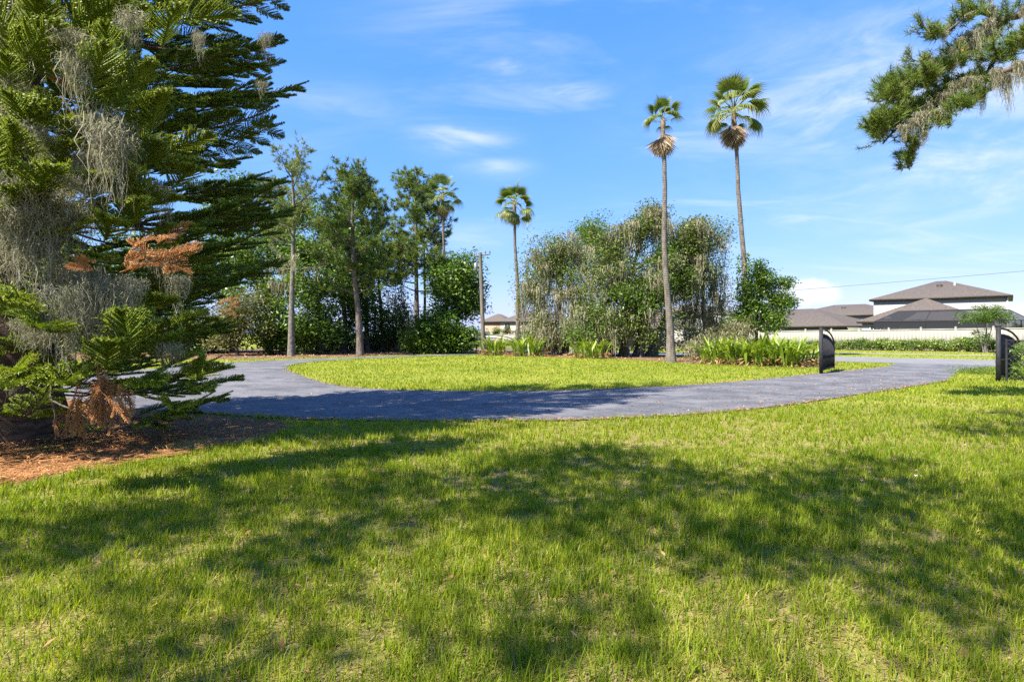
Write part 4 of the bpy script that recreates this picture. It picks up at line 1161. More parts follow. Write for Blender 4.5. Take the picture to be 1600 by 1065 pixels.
    leafy_tree('small_tree', 'leafy green tree at the foot of the tallest palm', 'tree', b, [(0, 0, -.1), (.1, .05, 1), (.1, 0, 2.2), (.3, 0, 3.8)], .12, lobes_px(b, d, sp), ('vine', .16, .09), 70, .24)
    d = 31.5; b = gpos(1135, d)
    sp = [(1125, 530, 40, 20, 40, 0), (1150, 515, 26, 20, 26, .3), (1090, 540, 24, 14, 20, .6)]
    lb = lobes_px(b, d, sp)
    mp = lobe_points([(l[0], l[1], l[2], l[3], l[4], l[5], 26) for l in lb])[0]
    leafy_tree('shrub', 'moss covered greyish shrub behind the strap leaf plants', 'shrub', b, [(0, 0, -.1), (.05, 0, .5), (0, 0, .9)], .06, lb, ('dull', .12, .05), 50, .3, 'bark', ('moss_tan', mp, 12, .7, .035))


moss_trees()


# ------------------------------------------------------------------ fan palms
def fan_frond(L=1.15, Rf=0.85, dead=False, droop=0.35):
    mb = MB()
    k = 7; s = np.linspace(0, 1, k)
    pet = np.stack([L * s, np.zeros(k), -0.10 * L * s * s], 1)
    tubes(mb, pet, np.linspace(0.028, 0.014, k), 4, 0.75)
    o = pet[-1]
    n = 30 if not dead else 18; an = np.radians(np.linspace(-108, 108, n) if not dead else np.linspace(-52, 52, n))
    q = 5; u = np.linspace(0, 1, q)
    rr = Rf * (0.72 + 0.28 * np.cos(an * 0.6)) * R.uniform(.93, 1.05, n)
    d = np.stack([np.cos(an), np.sin(an), np.zeros(n)], 1)
    paths = o + d[:, None] * rr[:, None, None] * u[None, :, None]
    fold = 0.10 * np.abs(np.sin(an))
    paths[:, :, 2] += (fold * Rf)[:, None] * u[None] - droop * rr[:, None] * (np.clip(u - .45, 0, 1) ** 2 * 2.6)[None]
    side = np.stack([-np.sin(an), np.cos(an), np.zeros(n)], 1)
    side[::2, 2] += 0.35; side[1::2, 2] -= 0.35; side = unit(side)
    wid = Rf * np.array((0.03, 0.09, 0.080, 0.038, 0.005))[None] * np.ones((n, 1)) * 1.1
    ribbons(mb, paths, side, wid, np.clip(R.normal(.45, .1, (n, 1)) + 0.35 * (u[None] ** 3), 0, 1) if not dead else R.uniform(0, 1, n))
    return mb


GREEN_FRONDS = [fan_frond(1.15, .85, droop=dr).mesh('frond', M['palm']) for dr in (.25, .6, .95)]
DEAD_FRONDS = [fan_frond(.75, 1.0, True, dr).mesh('dead_frond', M['palm_dead']) for dr in (.05, .2)]


def palm(label, base, top, r0, n_green, n_dead, sc, group, el=(80, -35), skirt=1.0, lean=None, zbase=None):
    x, y = base; z0 = float(gz(x, y)) if zbase is None else zbase
    t = thing('fan_palm', label, 'palm tree', (x, y, z0), 0, group)
    top = np.asarray(top) - np.array((x, y, z0))
    midp = top * 0.5 + np.array((lean or 0, 0, 0))
    path = bez((0, 0, -.1), midp, top, 24); s = np.linspace(0, 1, 24)
    path[1:-1, 0] += .05 * np.sin(np.linspace(0, 9, 22) + R.uniform(0, 6)) + R.normal(0, .008, 22)
    tr = MB(); tubes(tr, path, r0 * (1 - .48 * s) * (1 + .75 * np.exp(-s * 14)) , 12)
    link('trunk', tr.mesh('trunk', M['palm_trunk'], True), t)
    # fibrous crown shaft
    cs = MB(); tubes(cs, np.stack([top + np.array((0, 0, dz)) for dz in np.linspace(-.5 * sc, .35 * sc, 6)]), np.array((.5, .8, 1, .9, .6, .2)) * r0 * .6 + .03, 9)
    link('crown_shaft', cs.mesh('crown_shaft', M['palm_dead']), t)
    for i in range(n_green):
        u = (i + .5) / n_green
        e = math.radians(el[0] + (el[1] - el[0]) * u ** 0.9 + R.normal(0, 6)); az = i * 2.399 + R.normal(0, .2)
        s_ = sc * R.uniform(.85, 1.1)
        link('frond', GREEN_FRONDS[0 if u < .3 else (1 if u < .6 else 2)], t, tuple(top + np.array((0, 0, .2 * sc * (1 - u)))), (R.normal(0, .3), -e, az), (s_, s_, s_))
    for i in range(n_dead):
        u = i / max(1, n_dead - 1)
        e = math.radians(-70 - 17 * u + R.normal(0, 4)); az = i * 2.399 + R.normal(0, .3); s_ = sc * R.uniform(.75, 1.05) * skirt
        link('dead_frond', DEAD_FRONDS[i % 2], t, tuple(top + np.array((0, 0, -.05 - .40 * u * sc))), (R.normal(0, .5), -e, az), (s_, s_, s_))
    return t


def palms():
    GP = 'tall fan palms'
    d = 43; palm('fan palm with drooping tan fronds right of the pines', gpos(699, d), P(692, 308, d), .15, 24, 14, .82, GP, (85, -50))
    d = 42; palm('round headed fan palm left of the moss draped trees', gpos(811, d), P(804, 322, d), .165, 26, 9, .88, GP, (85, -55), .8)
    d = 29; palm('tall slim palm with small green tuft over a grey dead skirt', gpos(1048, d), P(1036, 192, d), .18, 13, 30, .68, GP, (88, -2), 1.35, -.15)
    d = 34; palm('tallest palm with the widest crown right of the slim palm', gpos(1166, d), P(1146, 178, d), .18, 27, 28, 1.12, GP, (86, -28), 1.0, .25)
    d = 47; palm('thin small headed palm between the leaning pine and straight pine', gpos(598, d), P(591, 388, d), .12, 9, 16, .62, GP, (80, -20), 1.0)


palms()


def vine_on_palm():
    d = 33.8; mb = MB()
    n = 900; z = R.uniform(.3, 6.2, n); f = z / 15
    az = R.uniform(0, 6.28, n); r = R.uniform(.22, .42, n) * np.where(z > 5, .75, 1)
    x0 = gpos(1166, 34)[0]; x1 = P(1145, 172, 34)[0]
    cx = x0 + (x1 - x0) * f + .12
    c = np.stack([cx + r * np.cos(az), 34 + r * np.sin(az), z], 1)
    ax = np.stack([np.cos(az), np.sin(az), R.normal(-.4, .4, n)], 1); sd = unit(np.cross(ax, rdir(n)))
    diamonds(mb, c, unit(ax), sd, R.uniform(.1, .22, n), R.uniform(.07, .14, n), np.clip(R.normal(.6, .25, n), 0, 1))
    t = thing('climbing_vine', 'green vine climbing the lower trunk of the tallest palm', 'vine', (x0, 34, 0))
    me = mb.mesh('foliage', M['vine']); o = link('foliage', me, t, (-x0, -34, 0))
    st = MB(); zz = np.linspace(0, 6, 30); a2 = zz * 2.1
    tubes(st, np.stack([(x1 - x0) * zz / 15 + .06 + .27 * np.cos(a2), .27 * np.sin(a2), zz], 1), np.full(30, .018), 5)
    link('stem', st.mesh('stem', M['bark'], True), t)


vine_on_palm()


# ------------------------------------------------------------------ strap leaf plants
def strap_leaf(L, wd, arch):
    k = 7; s = np.linspace(0, 1, k)
    th = math.radians(80) - arch * s ** 1.3
    step = np.stack([np.cos(th), np.zeros(k), np.sin(th)], 1) * (L / k)
    p = np.cumsum(step, 0); p[0] = 0
    w = wd * np.array((.45, .85, 1, 1, .85, .55, .06))
    V = []
    for i in range(k): V += [p[i] + np.array((0, -w[i] / 2, w[i] * .22)), p[i], p[i] + np.array((0, w[i] / 2, w[i] * .22))]
    Fq = []
    for i in range(k - 1):
        b = i * 3
        Fq += [(b, b + 1, b + 4, b + 3), (b + 1, b + 2, b + 5, b + 4)]
    return MB().add(V, Fq, np.repeat(np.linspace(.25, .7, k), 3)).mesh('leaf', M['strap'], True)


STRAPS = [strap_leaf(L_, w_, a_) for L_, w_, a_ in ((1.25, .085, .7), (1.1, .09, 1.2), (1.3, .08, 1.7), (.95, .095, .4))]


def strap_plants():
    GS = 'strap leaf plants edging the bed'
    data = ((772, 37.6, 1.15, 60, .85, 'leftmost strap leaf clump beside the second gate'), (825, 36.2, 1.2, 76, 1.0, 'strap leaf clump at the foot of the round headed palm'),
            (922, 32.9, 1.1, 76, .95, 'strap leaf clump in front of the moss draped trees'), (1122, 27.2, 1.1, 70, .8, 'left strap leaf clump of the row by the black gate'),
            (1152, 26.6, 1.2, 74, .8, 'second strap leaf clump from the left near the black gate'), (1190, 25.8, 1.3, 80, .85, 'tallest strap leaf clump near the black gate'),
            (1228, 25.2, 1.2, 70, .75, 'strap leaf clump nearest the black gate leaf'), (1258, 26.2, .85, 40, .6, 'low strap leaf clump half behind the black gate leaf'))
    for px, d, sc, n, r, lab in data:
        x, y = gpos(px, d)
        sc *= 1.12
        t = thing('strap_leaf_plant', lab + ', arching yellow green leaves', 'plant', (x, y, 0), R.uniform(0, 6.28), GS)
        for i in range(n):
            a = R.uniform(0, 6.28); q = r * math.sqrt(R.uniform()); s_ = sc * R.uniform(.7, 1.1)
            link('leaf', STRAPS[R.integers(0, 4)], t, (q * math.cos(a), q * math.sin(a), 0), (R.normal(0, .12), R.normal(0, .1), a + R.normal(0, .7)), (s_, s_ * R.uniform(.8, 1.2), s_))
        mb = MB(); m_ = 130
        a = R.uniform(0, 6.28, m_); q = r * R.uniform(.4, 1.35, m_)
        b_ = np.stack([q * np.cos(a), q * np.sin(a), R.uniform(.02, .35, m_)], 1)
        ax = unit(np.stack([np.cos(a), np.sin(a), R.normal(-.25, .45, m_)], 1)); sd = unit(np.cross(ax, rdir(m_)))
        diamonds(mb, b_, ax, sd, R.uniform(.2, .5, m_), R.uniform(.03, .08, m_), R.uniform(.2, 1, m_))
        link('dead_leaves', mb.mesh('dead_leaves', M['dry_leaf']), t, kind='stuff')


strap_plants()


# ------------------------------------------------------------------ gates, fence and pole
def gate_leaf(label, hinge, ang, L=2.75, h0=1.62, h1=0.92, group='black metal gate leaves'):
    t = thing('gate_leaf', label, 'gate', (hinge[0], hinge[1], 0), ang, group)
    link('post', box_mesh('post', M['black'], -.055, .055, -.055, .055, -.1, h0 + .06), t)
    link('post_cap', box_mesh('post_cap', M['black'], -.068, .068, -.068, .068, h0 + .06, h0 + .09), t)
    u = np.linspace(0, 1, 16); xs = .10 + (L - .1) * u
    def arch(off):
        zz = h1 + (h0 - h1) * np.sqrt(np.clip(1 - (u * .985) ** 2, 0, 1)) - off
        return np.stack([xs, np.zeros(16), zz], 1)
    for off, r in ((0.0, .032), (.19, .028)):
        m_ = MB(); tubes(m_, arch(off), np.full(16, r), 6); link('arched_rail', m_.mesh('arched_rail', M['black'], True), t)
    for nm, z0, z1 in (('bottom_rail', .10, .16), ('middle_rail', .62, .67)):
        link(nm, box_mesh(nm, M['black'], .10, L, -.02, .02, z0, z1), t)
    link('end_stile', box_mesh('end_stile', M['black'], L - .05, L, -.025, .025, .06, h1 + .1), t)
    A = arch(.19)
    n = 27
    for i in range(n):
        x = .16 + (L - .26) * i / (n - 1); zt = float(np.interp(x, A[:, 0], A[:, 2]))
        link('picket', box_mesh('picket', M['black'], x - .011, x + .011, -.011, .011, .13, zt), t)
    return t


lh = G(1283, 583.5); rh = (14.92, 17.45)
gate_leaf('black arched metal gate leaf standing open left of the driveway entrance', lh, math.atan2(.79, .62))
gate_leaf('black arched metal gate leaf open at the right edge behind its post', rh, math.atan2(.62, .80))
g2 = (-2.45, 39.0)
gate_leaf('small distant black gate leaf of the second entrance beside the utility pole', g2, math.atan2(.2, .98), 2.6, 1.35, .9)


def chain_link(label, a, b, h=1.25, post_every=2.6):
    a = np.array(a); b = np.array(b); L = np.linalg.norm(b - a); ang = math.atan2(*(b - a)[::-1])
    t = thing('chain_link_fence', label, 'fence', (a[0], a[1], 0), ang, 'chain link fences on the front line')
    n = int(L / post_every)
    for i in range(n + 1):
        m_ = MB(); tubes(m_, [(i * L / n, 0, -.05), (i * L / n, 0, h + .05)], [.03, .03], 8); link('post', m_.mesh('post', M['black'], True), t)
    m_ = MB(); tubes(m_, [(0, 0, h), (L, 0, h)], [.02, .02], 6); link('top_rail', m_.mesh('top_rail', M['black'], True), t)
    xs = np.arange(-h, L, .15); w = MB()
    for sgn in (1, -1):
        x0 = np.clip(xs, 0, L); 
        pa = []
        for x in xs:
            z0, z1 = 0.0, h; xa, xb = x, x + h
            if xa < 0: z0 += -xa; xa = 0
            if xb > L: z1 -= xb - L; xb = L
            if z1 - z0 < .05: continue
            pa.append([(xa if sgn > 0 else L - xa, 0.001 * sgn, z0), (xb if sgn > 0 else L - xb, 0.001 * sgn, z1)])
        ribbons(w, np.array(pa), np.tile(unit(np.array((1, 0, -sgn))), (len(pa), 1)), np.full((len(pa), 2), .003))
    link('wire_mesh', w.mesh('wire_mesh', M['wire']), t)
    return t


chain_link('black chain link fence running right from the gate post at right edge', rh + np.array((.12, -.15)), np.array(rh) - U * 9)


def gate_greens():
    x, y = 15.9, 18.25
    mb = MB(); cen, _ = lobe_points([(.2, .1, .35, .55, .5, .35, 22), (.9, -.2, .3, .5, .5, .3, 18), (.35, .35, .95, .5, .3, .12, 12), (.9, .7, .9, .5, .3, .15, 10)])
    leaves_at(mb, cen, 60, .14, .09, .05)
    t = thing('shrub', 'low vine tangled shrub growing through the right gate leaf', 'shrub', (x, y, 0))
    link('foliage', mb.mesh('foliage', M['laurel']), t)
    st = MB()
    for q in range(14):
        p0 = np.array((R.uniform(-.2, 1.1), R.uniform(-.2, .5), 0)); tubes(st, wander(bez(p0, p0 + (0, 0, .4), p0 + R.normal(0, .2, 3) + np.array((0, 0, R.uniform(.4, 1.0))), 6), .02), np.linspace(.012, .005, 6), 4)
    link('stem', st.mesh('stem', M['bark'], True), t)
    m_ = MB(); n = 60
    a = R.uniform(0, 6.28, n); q = R.uniform(.1, .5, n)
    b_ = np.stack([q * np.cos(a), q * np.sin(a), R.uniform(.05, .3, n)], 1); ax = unit(np.stack([np.cos(a), np.sin(a), R.normal(.3, .4, n)], 1))
    diamonds(m_, b_, ax, unit(np.cross(ax, rdir(n))), R.uniform(.25, .5, n), R.uniform(.04, .08, n), R.uniform(.3, 1, n))
    t2 = thing('strap_leaf_plant', 'small yellowing strap leaf plant against the right chain link fence', 'plant', (16.4, 17.6, 0), 0, 'strap leaf plants edging the bed')
    link('leaves', m_.mesh('leaves', M['strap']), t2)
    # low grass mound with vines by the post
    mb = MB(); cen, _ = lobe_points([(0, .2, .08, 1.0, .8, .16, 40)])
    leaves_at(mb, cen, 70, .12, .055, .02)
    t3 = thing('ground_cover', 'low dark green ground cover left of the right gate post', 'plant', (16.9, 20.6, 0))
    link('foliage', mb.mesh('foliage', M['laurel']), t3)


gate_greens()


def utility_pole(label, base, top_z, arm=True, lean=-.25, zb=None, az=0.0):
    x, y = base; z0 = float(gz(x, y)) if zb is None else zb
    t = thing('utility_pole', label, 'utility pole', (x, y, z0), az, 'wooden utility poles')
    h = top_z - z0
    m_ = MB(); tubes(m_, [(0, 0, -.2), (lean * .5, 0, h * .5), (lean, 0, h)], [.16, .14, .11], 10); m_.add([(lean + .11 * math.cos(a), .11 * math.sin(a), h) for a in np.linspace(0, 6.28, 10, endpoint=False)], [list(range(10))])
    link('pole', m_.mesh('pole', M['wood_pole'], True), t)
    if arm:
        m_ = MB(); tubes(m_, [(lean - .45, 0, h - .28), (lean + .7, .05, h - .08)], [.05, .045], 6); link('crossarm', m_.mesh('crossarm', M['wood_pole']), t)
        for ox, oz in ((-.4, -.22), (.35, -.06), (.66, -.03)):
            m_ = MB(); tubes(m_, [(lean + ox, 0, h + oz), (lean + ox, 0, h + oz + .07), (lean + ox, 0, h + oz + .1), (lean + ox, 0, h + oz + .19)], [.02, .055, .05, .02], 8)
            link('insulator', m_.mesh('insulator', M['porcelain']), t)
        m_ = MB(); tubes(m_, [(lean - .3, -.05, h - 1.25), (lean - .3, -.05, h - 1.2), (lean - .3, -.05, h - .75), (lean - .3, -.05, h - .7)], [.08, .13, .13, .06], 10)
        link('transformer', m_.mesh('transformer', M['galv'], True), t)
    return t


utility_pole('weathered wooden utility pole with crossarm left of the round headed palm', gpos(756, 39), 6.95)
wl = np.array((*sn(62, 55.0), 0)); wr = np.array((*sn(-8, 55.0), 0))
utility_pole('wooden utility pole hidden behind the moss draped trees', wl[:2], 5.3, False, 0)
utility_pole('wooden utility pole off the right edge carrying the wire', wr[:2], 6.7, False, 0)
k = 24; s_ = np.linspace(0, 1, k)
wp = (np.array((wl[0], wl[1], 5.2)) * (1 - s_[:, None]) + np.array((wr[0], wr[1], 6.6)) * s_[:, None]); wp[:, 2] -= .35 * 4 * s_ * (1 - s_)
m = MB(); tubes(m, wp, np.full(k, .016), 4)
tag(link('overhead_wire', m.mesh('overhead_wire', M['wire'])), 'thin overhead wire crossing the sky above the houses', 'wire')


# ------------------------------------------------------------------ vinyl fence, hedge, small trees
def vinyl_fence():
    s0, s1, n = -12.0, 122.0, 57.9
    x0, y0 = sn(s0, n); ang = math.atan2(U[1], U[0])
    t = thing('vinyl_fence', 'long cream vinyl privacy fence in front of the houses', 'fence', (x0, y0, 0), ang)
    step = 2.44; cnt = int((s1 - s0) / step)
    post = box_mesh('post', M['vinyl'], -.065, .065, -.065, .065, -.3, 1.93)
    cap = MB(); box(cap, -.08, .08, -.08, .08, 1.93, 1.96); cap.add([(-.08, -.08, 1.96), (.08, -.08, 1.96), (.08, .08, 1.96), (-.08, .08, 1.96), (0, 0, 2.03)], [(0, 1, 4), (1, 2, 4), (2, 3, 4), (3, 0, 4)])
    cap = cap.mesh('post_cap', M['vinyl'])
    pan = MB()
    for q in range(8):
        xa = .07 + q * (step - .14) / 8; xb = xa + (step - .14) / 8 - .003
        box(pan, xa, xb, -.018, .018, .10, 1.72)
    pan = pan.mesh('panel', M['vinyl'])
    rail = MB(); box(rail, .066, step - .066, -.03, .03, 1.72, 1.84); box(rail, .066, step - .066, -.03, .03, -.02, .10); rail = rail.mesh('rail', M['vinyl'])
    for i in range(cnt + 1):
        s = s0 + i * step; x, y = sn(s, n); z = float(gz(x, y))
        p = link('post', post, t, (i * step, 0, z)); link('post_cap', cap, p)
        if i < cnt:
            x2, y2 = sn(s + step, n); z2 = float(gz(x2, y2)); tl = math.atan2(z2 - z, step)
            pl = link('panel', pan, t, (i * step, 0, z), (0, -tl, 0)); link('rail', rail, pl)


vinyl_fence()


def shrub_mesh(rx, ry, rz, mat, n=46, per=42, L=.13, W_=.065, sig=.13):
    d = rdir(n); d[:, 2] = np.abs(d[:, 2]) * 1.1 - .1
    c = np.sign(d) * np.abs(d) ** .7 * np.array((rx, ry, rz)) * R.uniform(.55, 1, (n, 1)); c[:, 2] = np.abs(c[:, 2]) + .06
    mb = MB(); leaves_at(mb, c, per, sig, L, W_, .5, .1, (.45, .25))
    return mb.mesh('foliage', M[mat])


def hedge():
    hv = [shrub_mesh(.72, .55, 1.0, 'hedge', 60) for _ in range(4)]
    rv = [shrub_mesh(.62, .5, .75, 'red_hedge', 30, 30) for _ in range(2)]
    st = MB()
    for q in range(6): tubes(st, bez((R.normal(0, .06), R.normal(0, .06), -.05), (R.normal(0, .1), R.normal(0, .1), .3), (R.normal(0, .3), R.normal(0, .25), .7), 4), np.linspace(.02, .008, 4), 4)
    stem = st.mesh('stem', M['bark'])
    i = 0
    ss = list(np.arange(6.5, 36, 1.08)); red = list(np.arange(72, 92, 1.5))
    total = len(ss)
    for i, s in enumerate(ss):
        x, y = sn(s + R.normal(0, .1), 56.4 + R.normal(0, .12)); sc = R.uniform(.9, 1.12)
        t = thing('hedge_shrub', 'clipped green shrub of the long hedge row before the cream fence', 'shrub', (x, y, float(gz(x, y))), R.uniform(-.3, .3) + math.atan2(U[1], U[0]), 'hedge along the vinyl fence')
        link('foliage', hv[i % 4], t, scale=(sc, sc, sc * R.uniform(.92, 1.08))); link('stem', stem, t)
    for i, s in enumerate(red):
        x, y = sn(s, 56.2); sc = R.uniform(.9, 1.2)
        t = thing('hedge_shrub', 'small dark reddish shrub before the far fence beyond the second gate', 'shrub', (x, y, float(gz(x, y))), 0, 'reddish shrubs along the far fence')
        link('foliage', rv[i % 2], t, scale=(sc, sc, sc)); link('stem', stem, t)


hedge()


def small_trees():
    d = 42.0; b = gpos(1540, d)
    leafy_tree('crape_myrtle', 'small multi stemmed tree with flat crown before the screened house', 'tree', b, [(0, 0, -.1), (.02, 0, .8), (.05, 0, 1.5), (.0, 0, 2.2)], .05,
               lobes_px(b, d, [(1540, 492, 32, 10, 46, 0), (1525, 497, 24, 8, 22, 0), (1562, 496, 18, 9, 22, 0), (1545, 482, 22, 5, 12, 0), (1535, 520, 20, 10, 8, 0)]), ('vine', .13, .07), 46, .16, 'grey_bark', None, None,
               [[(.1, 0, -.1), (.3, .1, .9), (.6, .1, 2.0)], [(-.1, 0, -.1), (-.3, .1, .9), (-.6, .1, 2.0)], [(0, .1, -.1), (.15, .2, .9), (.25, .2, 2.1)]])
    d = 110.0
    for px, py, hw, hh, lab in ((777, 514, 6, 9, 'narrow green shrub against the peach house corner'), (793, 512, 9, 8, 'pale round young tree before the cream house')):
        b = gpos(px, d); leafy_tree('small_tree', lab, 'tree', b, [(0, 0, -.1), (0, 0, 1), (.05, 0, 2), (0, 0, 2.4)], .06, lobes_px(b, d, [(px, py, hw, hh, 30, 0)]), ('vine' if px < 780 else 'dull', .3, .16), 40, .25)
    d = 150.0; b = gpos(1587, d)
    leafy_tree('small_tree', 'tiny distant dark tree above the fence at the right edge', 'tree', b, [(0, 0, -.1), (0, 0, 1), (.05, 0, 2), (0, 0, 3)], .1, lobes_px(b, d, [(1588, 510, 9, 7, 24, 0)]), ('oak', .4, .2), 40, .35)


small_trees()


# ------------------------------------------------------------------ houses
def hip_roof(mb_r, mb_f, w, dp, eave, rise, over=.45, th=.2):
    x0, x1, y0, y1 = -over, w + over, -over, dp + over
    hw, hd = (x1 - x0), (y1 - y0)
    if hw >= hd: r0 = (x0 + hd / 2, (y0 + y1) / 2); r1 = (x1 - hd / 2, (y0 + y1) / 2)
    else: r0 = ((x0 + x1) / 2, y0 + hw / 2); r1 = ((x0 + x1) / 2, y1 - hw / 2)
    z0, z1 = eave, eave + rise
    V = [(x0, y0, z0), (x1, y0, z0), (x1, y1, z0), (x0, y1, z0), (*r0, z1), (*r1, z1)]
    if hw >= hd: Fs = [[(0, 1, 5, 4), (2, 3, 4, 5)], [(1, 2, 5), (3, 0, 4)]]
    else: Fs = [[(1, 2, 5, 4), (3, 0, 4, 5)], [(0, 1, 4), (2, 3, 5)]]
    V = np.array(V)
    mb_r.add(V, Fs[0]); mb_r.add(V, Fs[1])
    # fascia ring and soffit
    for a, b, c, d_ in ((x0, x1, y0, y0 + .04), (x0, x1, y1 - .04, y1), (x0, x0 + .04, y0 + .041, y1 - .041), (x1 - .04, x1, y0 + .041, y1 - .041)):
        box(mb_f, a, b, c, d_, z0 - th, z0 - .004)
    mb_f.add([(x0 + .05, y0 + .05, z0 - th + .05), (x1 - .05, y0 + .05, z0 - th + .05), (x1 - .05, y1 - .05, z0 - th + .05), (x0 + .05, y1 - .05, z0 - th + .05)], [(0, 1, 2, 3)])


def house(name, label, s, n, w, dp, eave, rise, wall, roof='roof', zb=None, wins=(), wings=(), vents=True, ang=None, origin=None):
    """local x runs along the fence towards the viewer's right, local y away from the road"""
    x, y = sn(s, n) if origin is None else origin
    z = float(gz(x, y)) if zb is None else zb
    t = thing(name, label, 'house', (x, y, z), math.atan2(-U[1], -U[0]) if ang is None else ang, 'houses beyond the fence')
    blocks = [(0, 0, w, dp, eave, rise)] + list(wings)
    for (bx, by_, bw, bd, be, br) in blocks:
        wl_ = MB(); box(wl_, 0, bw, 0, bd, -.8, be - .02)
        o = link('wall', wl_.mesh('wall', M[wall]), t, (bx, by_, 0))
        r_, f_ = MB(), MB(); hip_roof(r_, f_, bw, bd, be, br)
        ro = link('roof', r_.mesh('roof', M[roof]), t, (bx, by_, 0)); link('fascia', f_.mesh('fascia', M['fascia']), ro)
        if vents:
            v = MB(); box(v, bw * .5 - .3, bw * .5 + .3, bd * .30, bd * .30 + .3, be + br * .45, be + br * .75); link('roof_vent', v.mesh('roof_vent', M['fascia']), ro)
    for (wx, wy, wz, ww, wh) in wins:
        fr = MB(); box(fr, wx - .08, wx + ww + .08, wy - .05, wy - .004, wz - .08, wz + wh + .08)
        f0 = link('window', fr.mesh('window', M['trim']), t)
        gl = MB(); box(gl, wx, wx + ww / 2 - .03, wy - .062, wy - .052, wz, wz + wh); box(gl, wx + ww / 2 + .03, wx + ww, wy - .062, wy - .052, wz, wz + wh)
        link('pane', gl.mesh('pane', M['glass']), f0)
    return t


def houses():
    # the large two storey house at right with a low wing and a screened pool cage
    t = house('house', 'large white two storey house with brown hip roof at right', 0, 0, 13.0, 12, 5.75, 2.4, 'white', 'roof',
              zb=-.05, ang=math.radians(-41.2), origin=(46.4, 73.0), wings=[(.9, -12.9, 10.5, 12.7, 2.75, 2.6)], wins=[(1.7, -12.9, 1.0, 1.2, 1.2), (3.1, -12.9, 1.0, .4, 2.1)])
    dsp = MB(); box(dsp, 12.9, 13.0, -.12, -.02, 0, 5.5); link('downpipe', dsp.mesh('downpipe', M['trim']), t)
    fl = MB(); tubes(fl, [(8.0, 4.0, 7.1), (8.0, 4.0, 7.75)], [.11, .11], 8); link('vent_pipe', fl.mesh('vent_pipe', M['trim']), t)
    # pool cage: n 62.6..69, s 12..22.3
    c = thing('pool_cage', 'dark screened pool enclosure attached to the white house', 'pool enclosure', (*sn(22.6, 62.6), -.05), math.atan2(-U[1], -U[0]))
    w, dp, h0, h1, ins = 10.6, 6.5, 2.6, 3.62, 1.6
    bars = []
    for x in np.linspace(0, w, 6): bars.append(((x, 0, 0), (x, 0, h0)))
    for z in (.05, .9, h0): bars.append(((0, 0, z), (w, 0, z)))
    for z in (.05, .9, h0): bars.append(((0, 0, z), (0, dp, z))); bars.append(((w, 0, z), (w, dp, z)))
    for x in np.linspace(0, w, 6): bars.append(((x, 0, h0), (min(max(x, ins), w - ins), ins, h1)))
    bars += [((ins, ins, h1), (w - ins, ins, h1)), ((ins, ins, h1), (ins, dp, h1)), ((w - ins, ins, h1), (w - ins, dp, h1)), ((0, dp, h0), (ins, dp, h1)), ((w, dp, h0), (w - ins, dp, h1))]
    for x in np.linspace(ins, w - ins, 5): bars.append(((x, ins, h1), (x, dp, h1)))
    for y in np.linspace(0, dp, 4)[1:]: bars.append(((0, y, 0), (0, y, h0))); bars.append(((w, y, 0), (w, y, h0)))
    for a, b in bars:
        m_ = MB(); tubes(m_, [a, b], [.04, .04], 4); link('frame_bar', m_.mesh('frame_bar', M['fascia']), c)
    def panel(V):
        link('screen_panel', MB().add(V, [(0, 1, 2, 3)]).mesh('screen_panel', M['screen']), c)
    xs = np.linspace(0, w, 6)
    for a, b in zip(xs[:-1], xs[1:]):
        panel([(a, .01, 0), (b, .01, 0), (b, .01, h0), (a, .01, h0)])
        a2, b2 = min(max(a, ins), w - ins), min(max(b, ins), w - ins)
        panel([(a, .01, h0), (b, .01, h0), (b2, ins, h1), (a2, ins, h1)])
    panel([(0.01, 0, 0), (0.01, dp, 0), (0.01, dp, h0), (0.01, 0, h0)]); panel([(w - .01, 0, 0), (w - .01, dp, 0), (w - .01, dp, h0), (w - .01, 0, h0)])
    panel([(0.01, 0, h0), (0.01, dp, h0), (ins, dp, h1), (ins, ins, h1)]); panel([(w - .01, 0, h0), (w - .01, dp, h0), (w - ins, dp, h1), (w - ins, ins, h1)])
    panel([(ins, ins, h1), (w - ins, ins, h1), (w - ins, dp, h1), (ins, dp, h1)])
    # the others
    house('house', 'single storey sage green house with wide brown hip roof behind the fence', 45.0, 71.2, 16.2, 12.5, 2.62, 2.35, 'green_wall', 'roof', wins=[(11.0, 0, 1.3, 2.2, .8), (4, 0, 1.0, 1.6, 1.2)])
    house('house', 'white two storey house with brown roof between sage and large houses', 51.0, 101, 17, 12, 4.75, 2.0, 'white', 'roof', wins=[(6, 0, 2.6, 1.5, 1.2)])
    house('house', 'distant brown roofed house whose roof peeks left of the middle house', 64, 112, 15, 12, 4.6, 1.9, 'white', 'roof2')
    house('house', 'white house with grey brown roof glimpsed through the hanging moss', 66.0, 80.5, 13, 12, 5.0, 2.2, 'white', 'roof2', wings=[(1.5, -7.5, 9, 7.3, 2.7, 2.3)], wins=[(4, 0, 3.4, 1.4, 1.0), (3.2, -7.5, 1.0, 1.6, 1.1)])
    a = math.radians(-14)
    house('house', 'peach stucco house with taupe hip roof behind the utility pole', 0, 0, 5.6, 9.0, 4.75, 1.75, 'peach', 'roof2', zb=-.9, ang=a, origin=(-6.6, 124), wins=[(.6, 0, 1.4, 1.2, 1.2)])
    house('house', 'cream stucco house with taupe roof left of the moss draped trees', 0, 0, 10, 9.0, 4.7, 2.2, 'cream', 'roof2', zb=-.9, ang=a, origin=(-2.4, 119), wings=[(4.6, -6.2, 6.5, 6.0, 2.6, 1.8)], wins=[(.9, 0, 3.2, 1.1, 1.0), (5.8, -6.2, .3, 3.6, 2.0)])


houses()


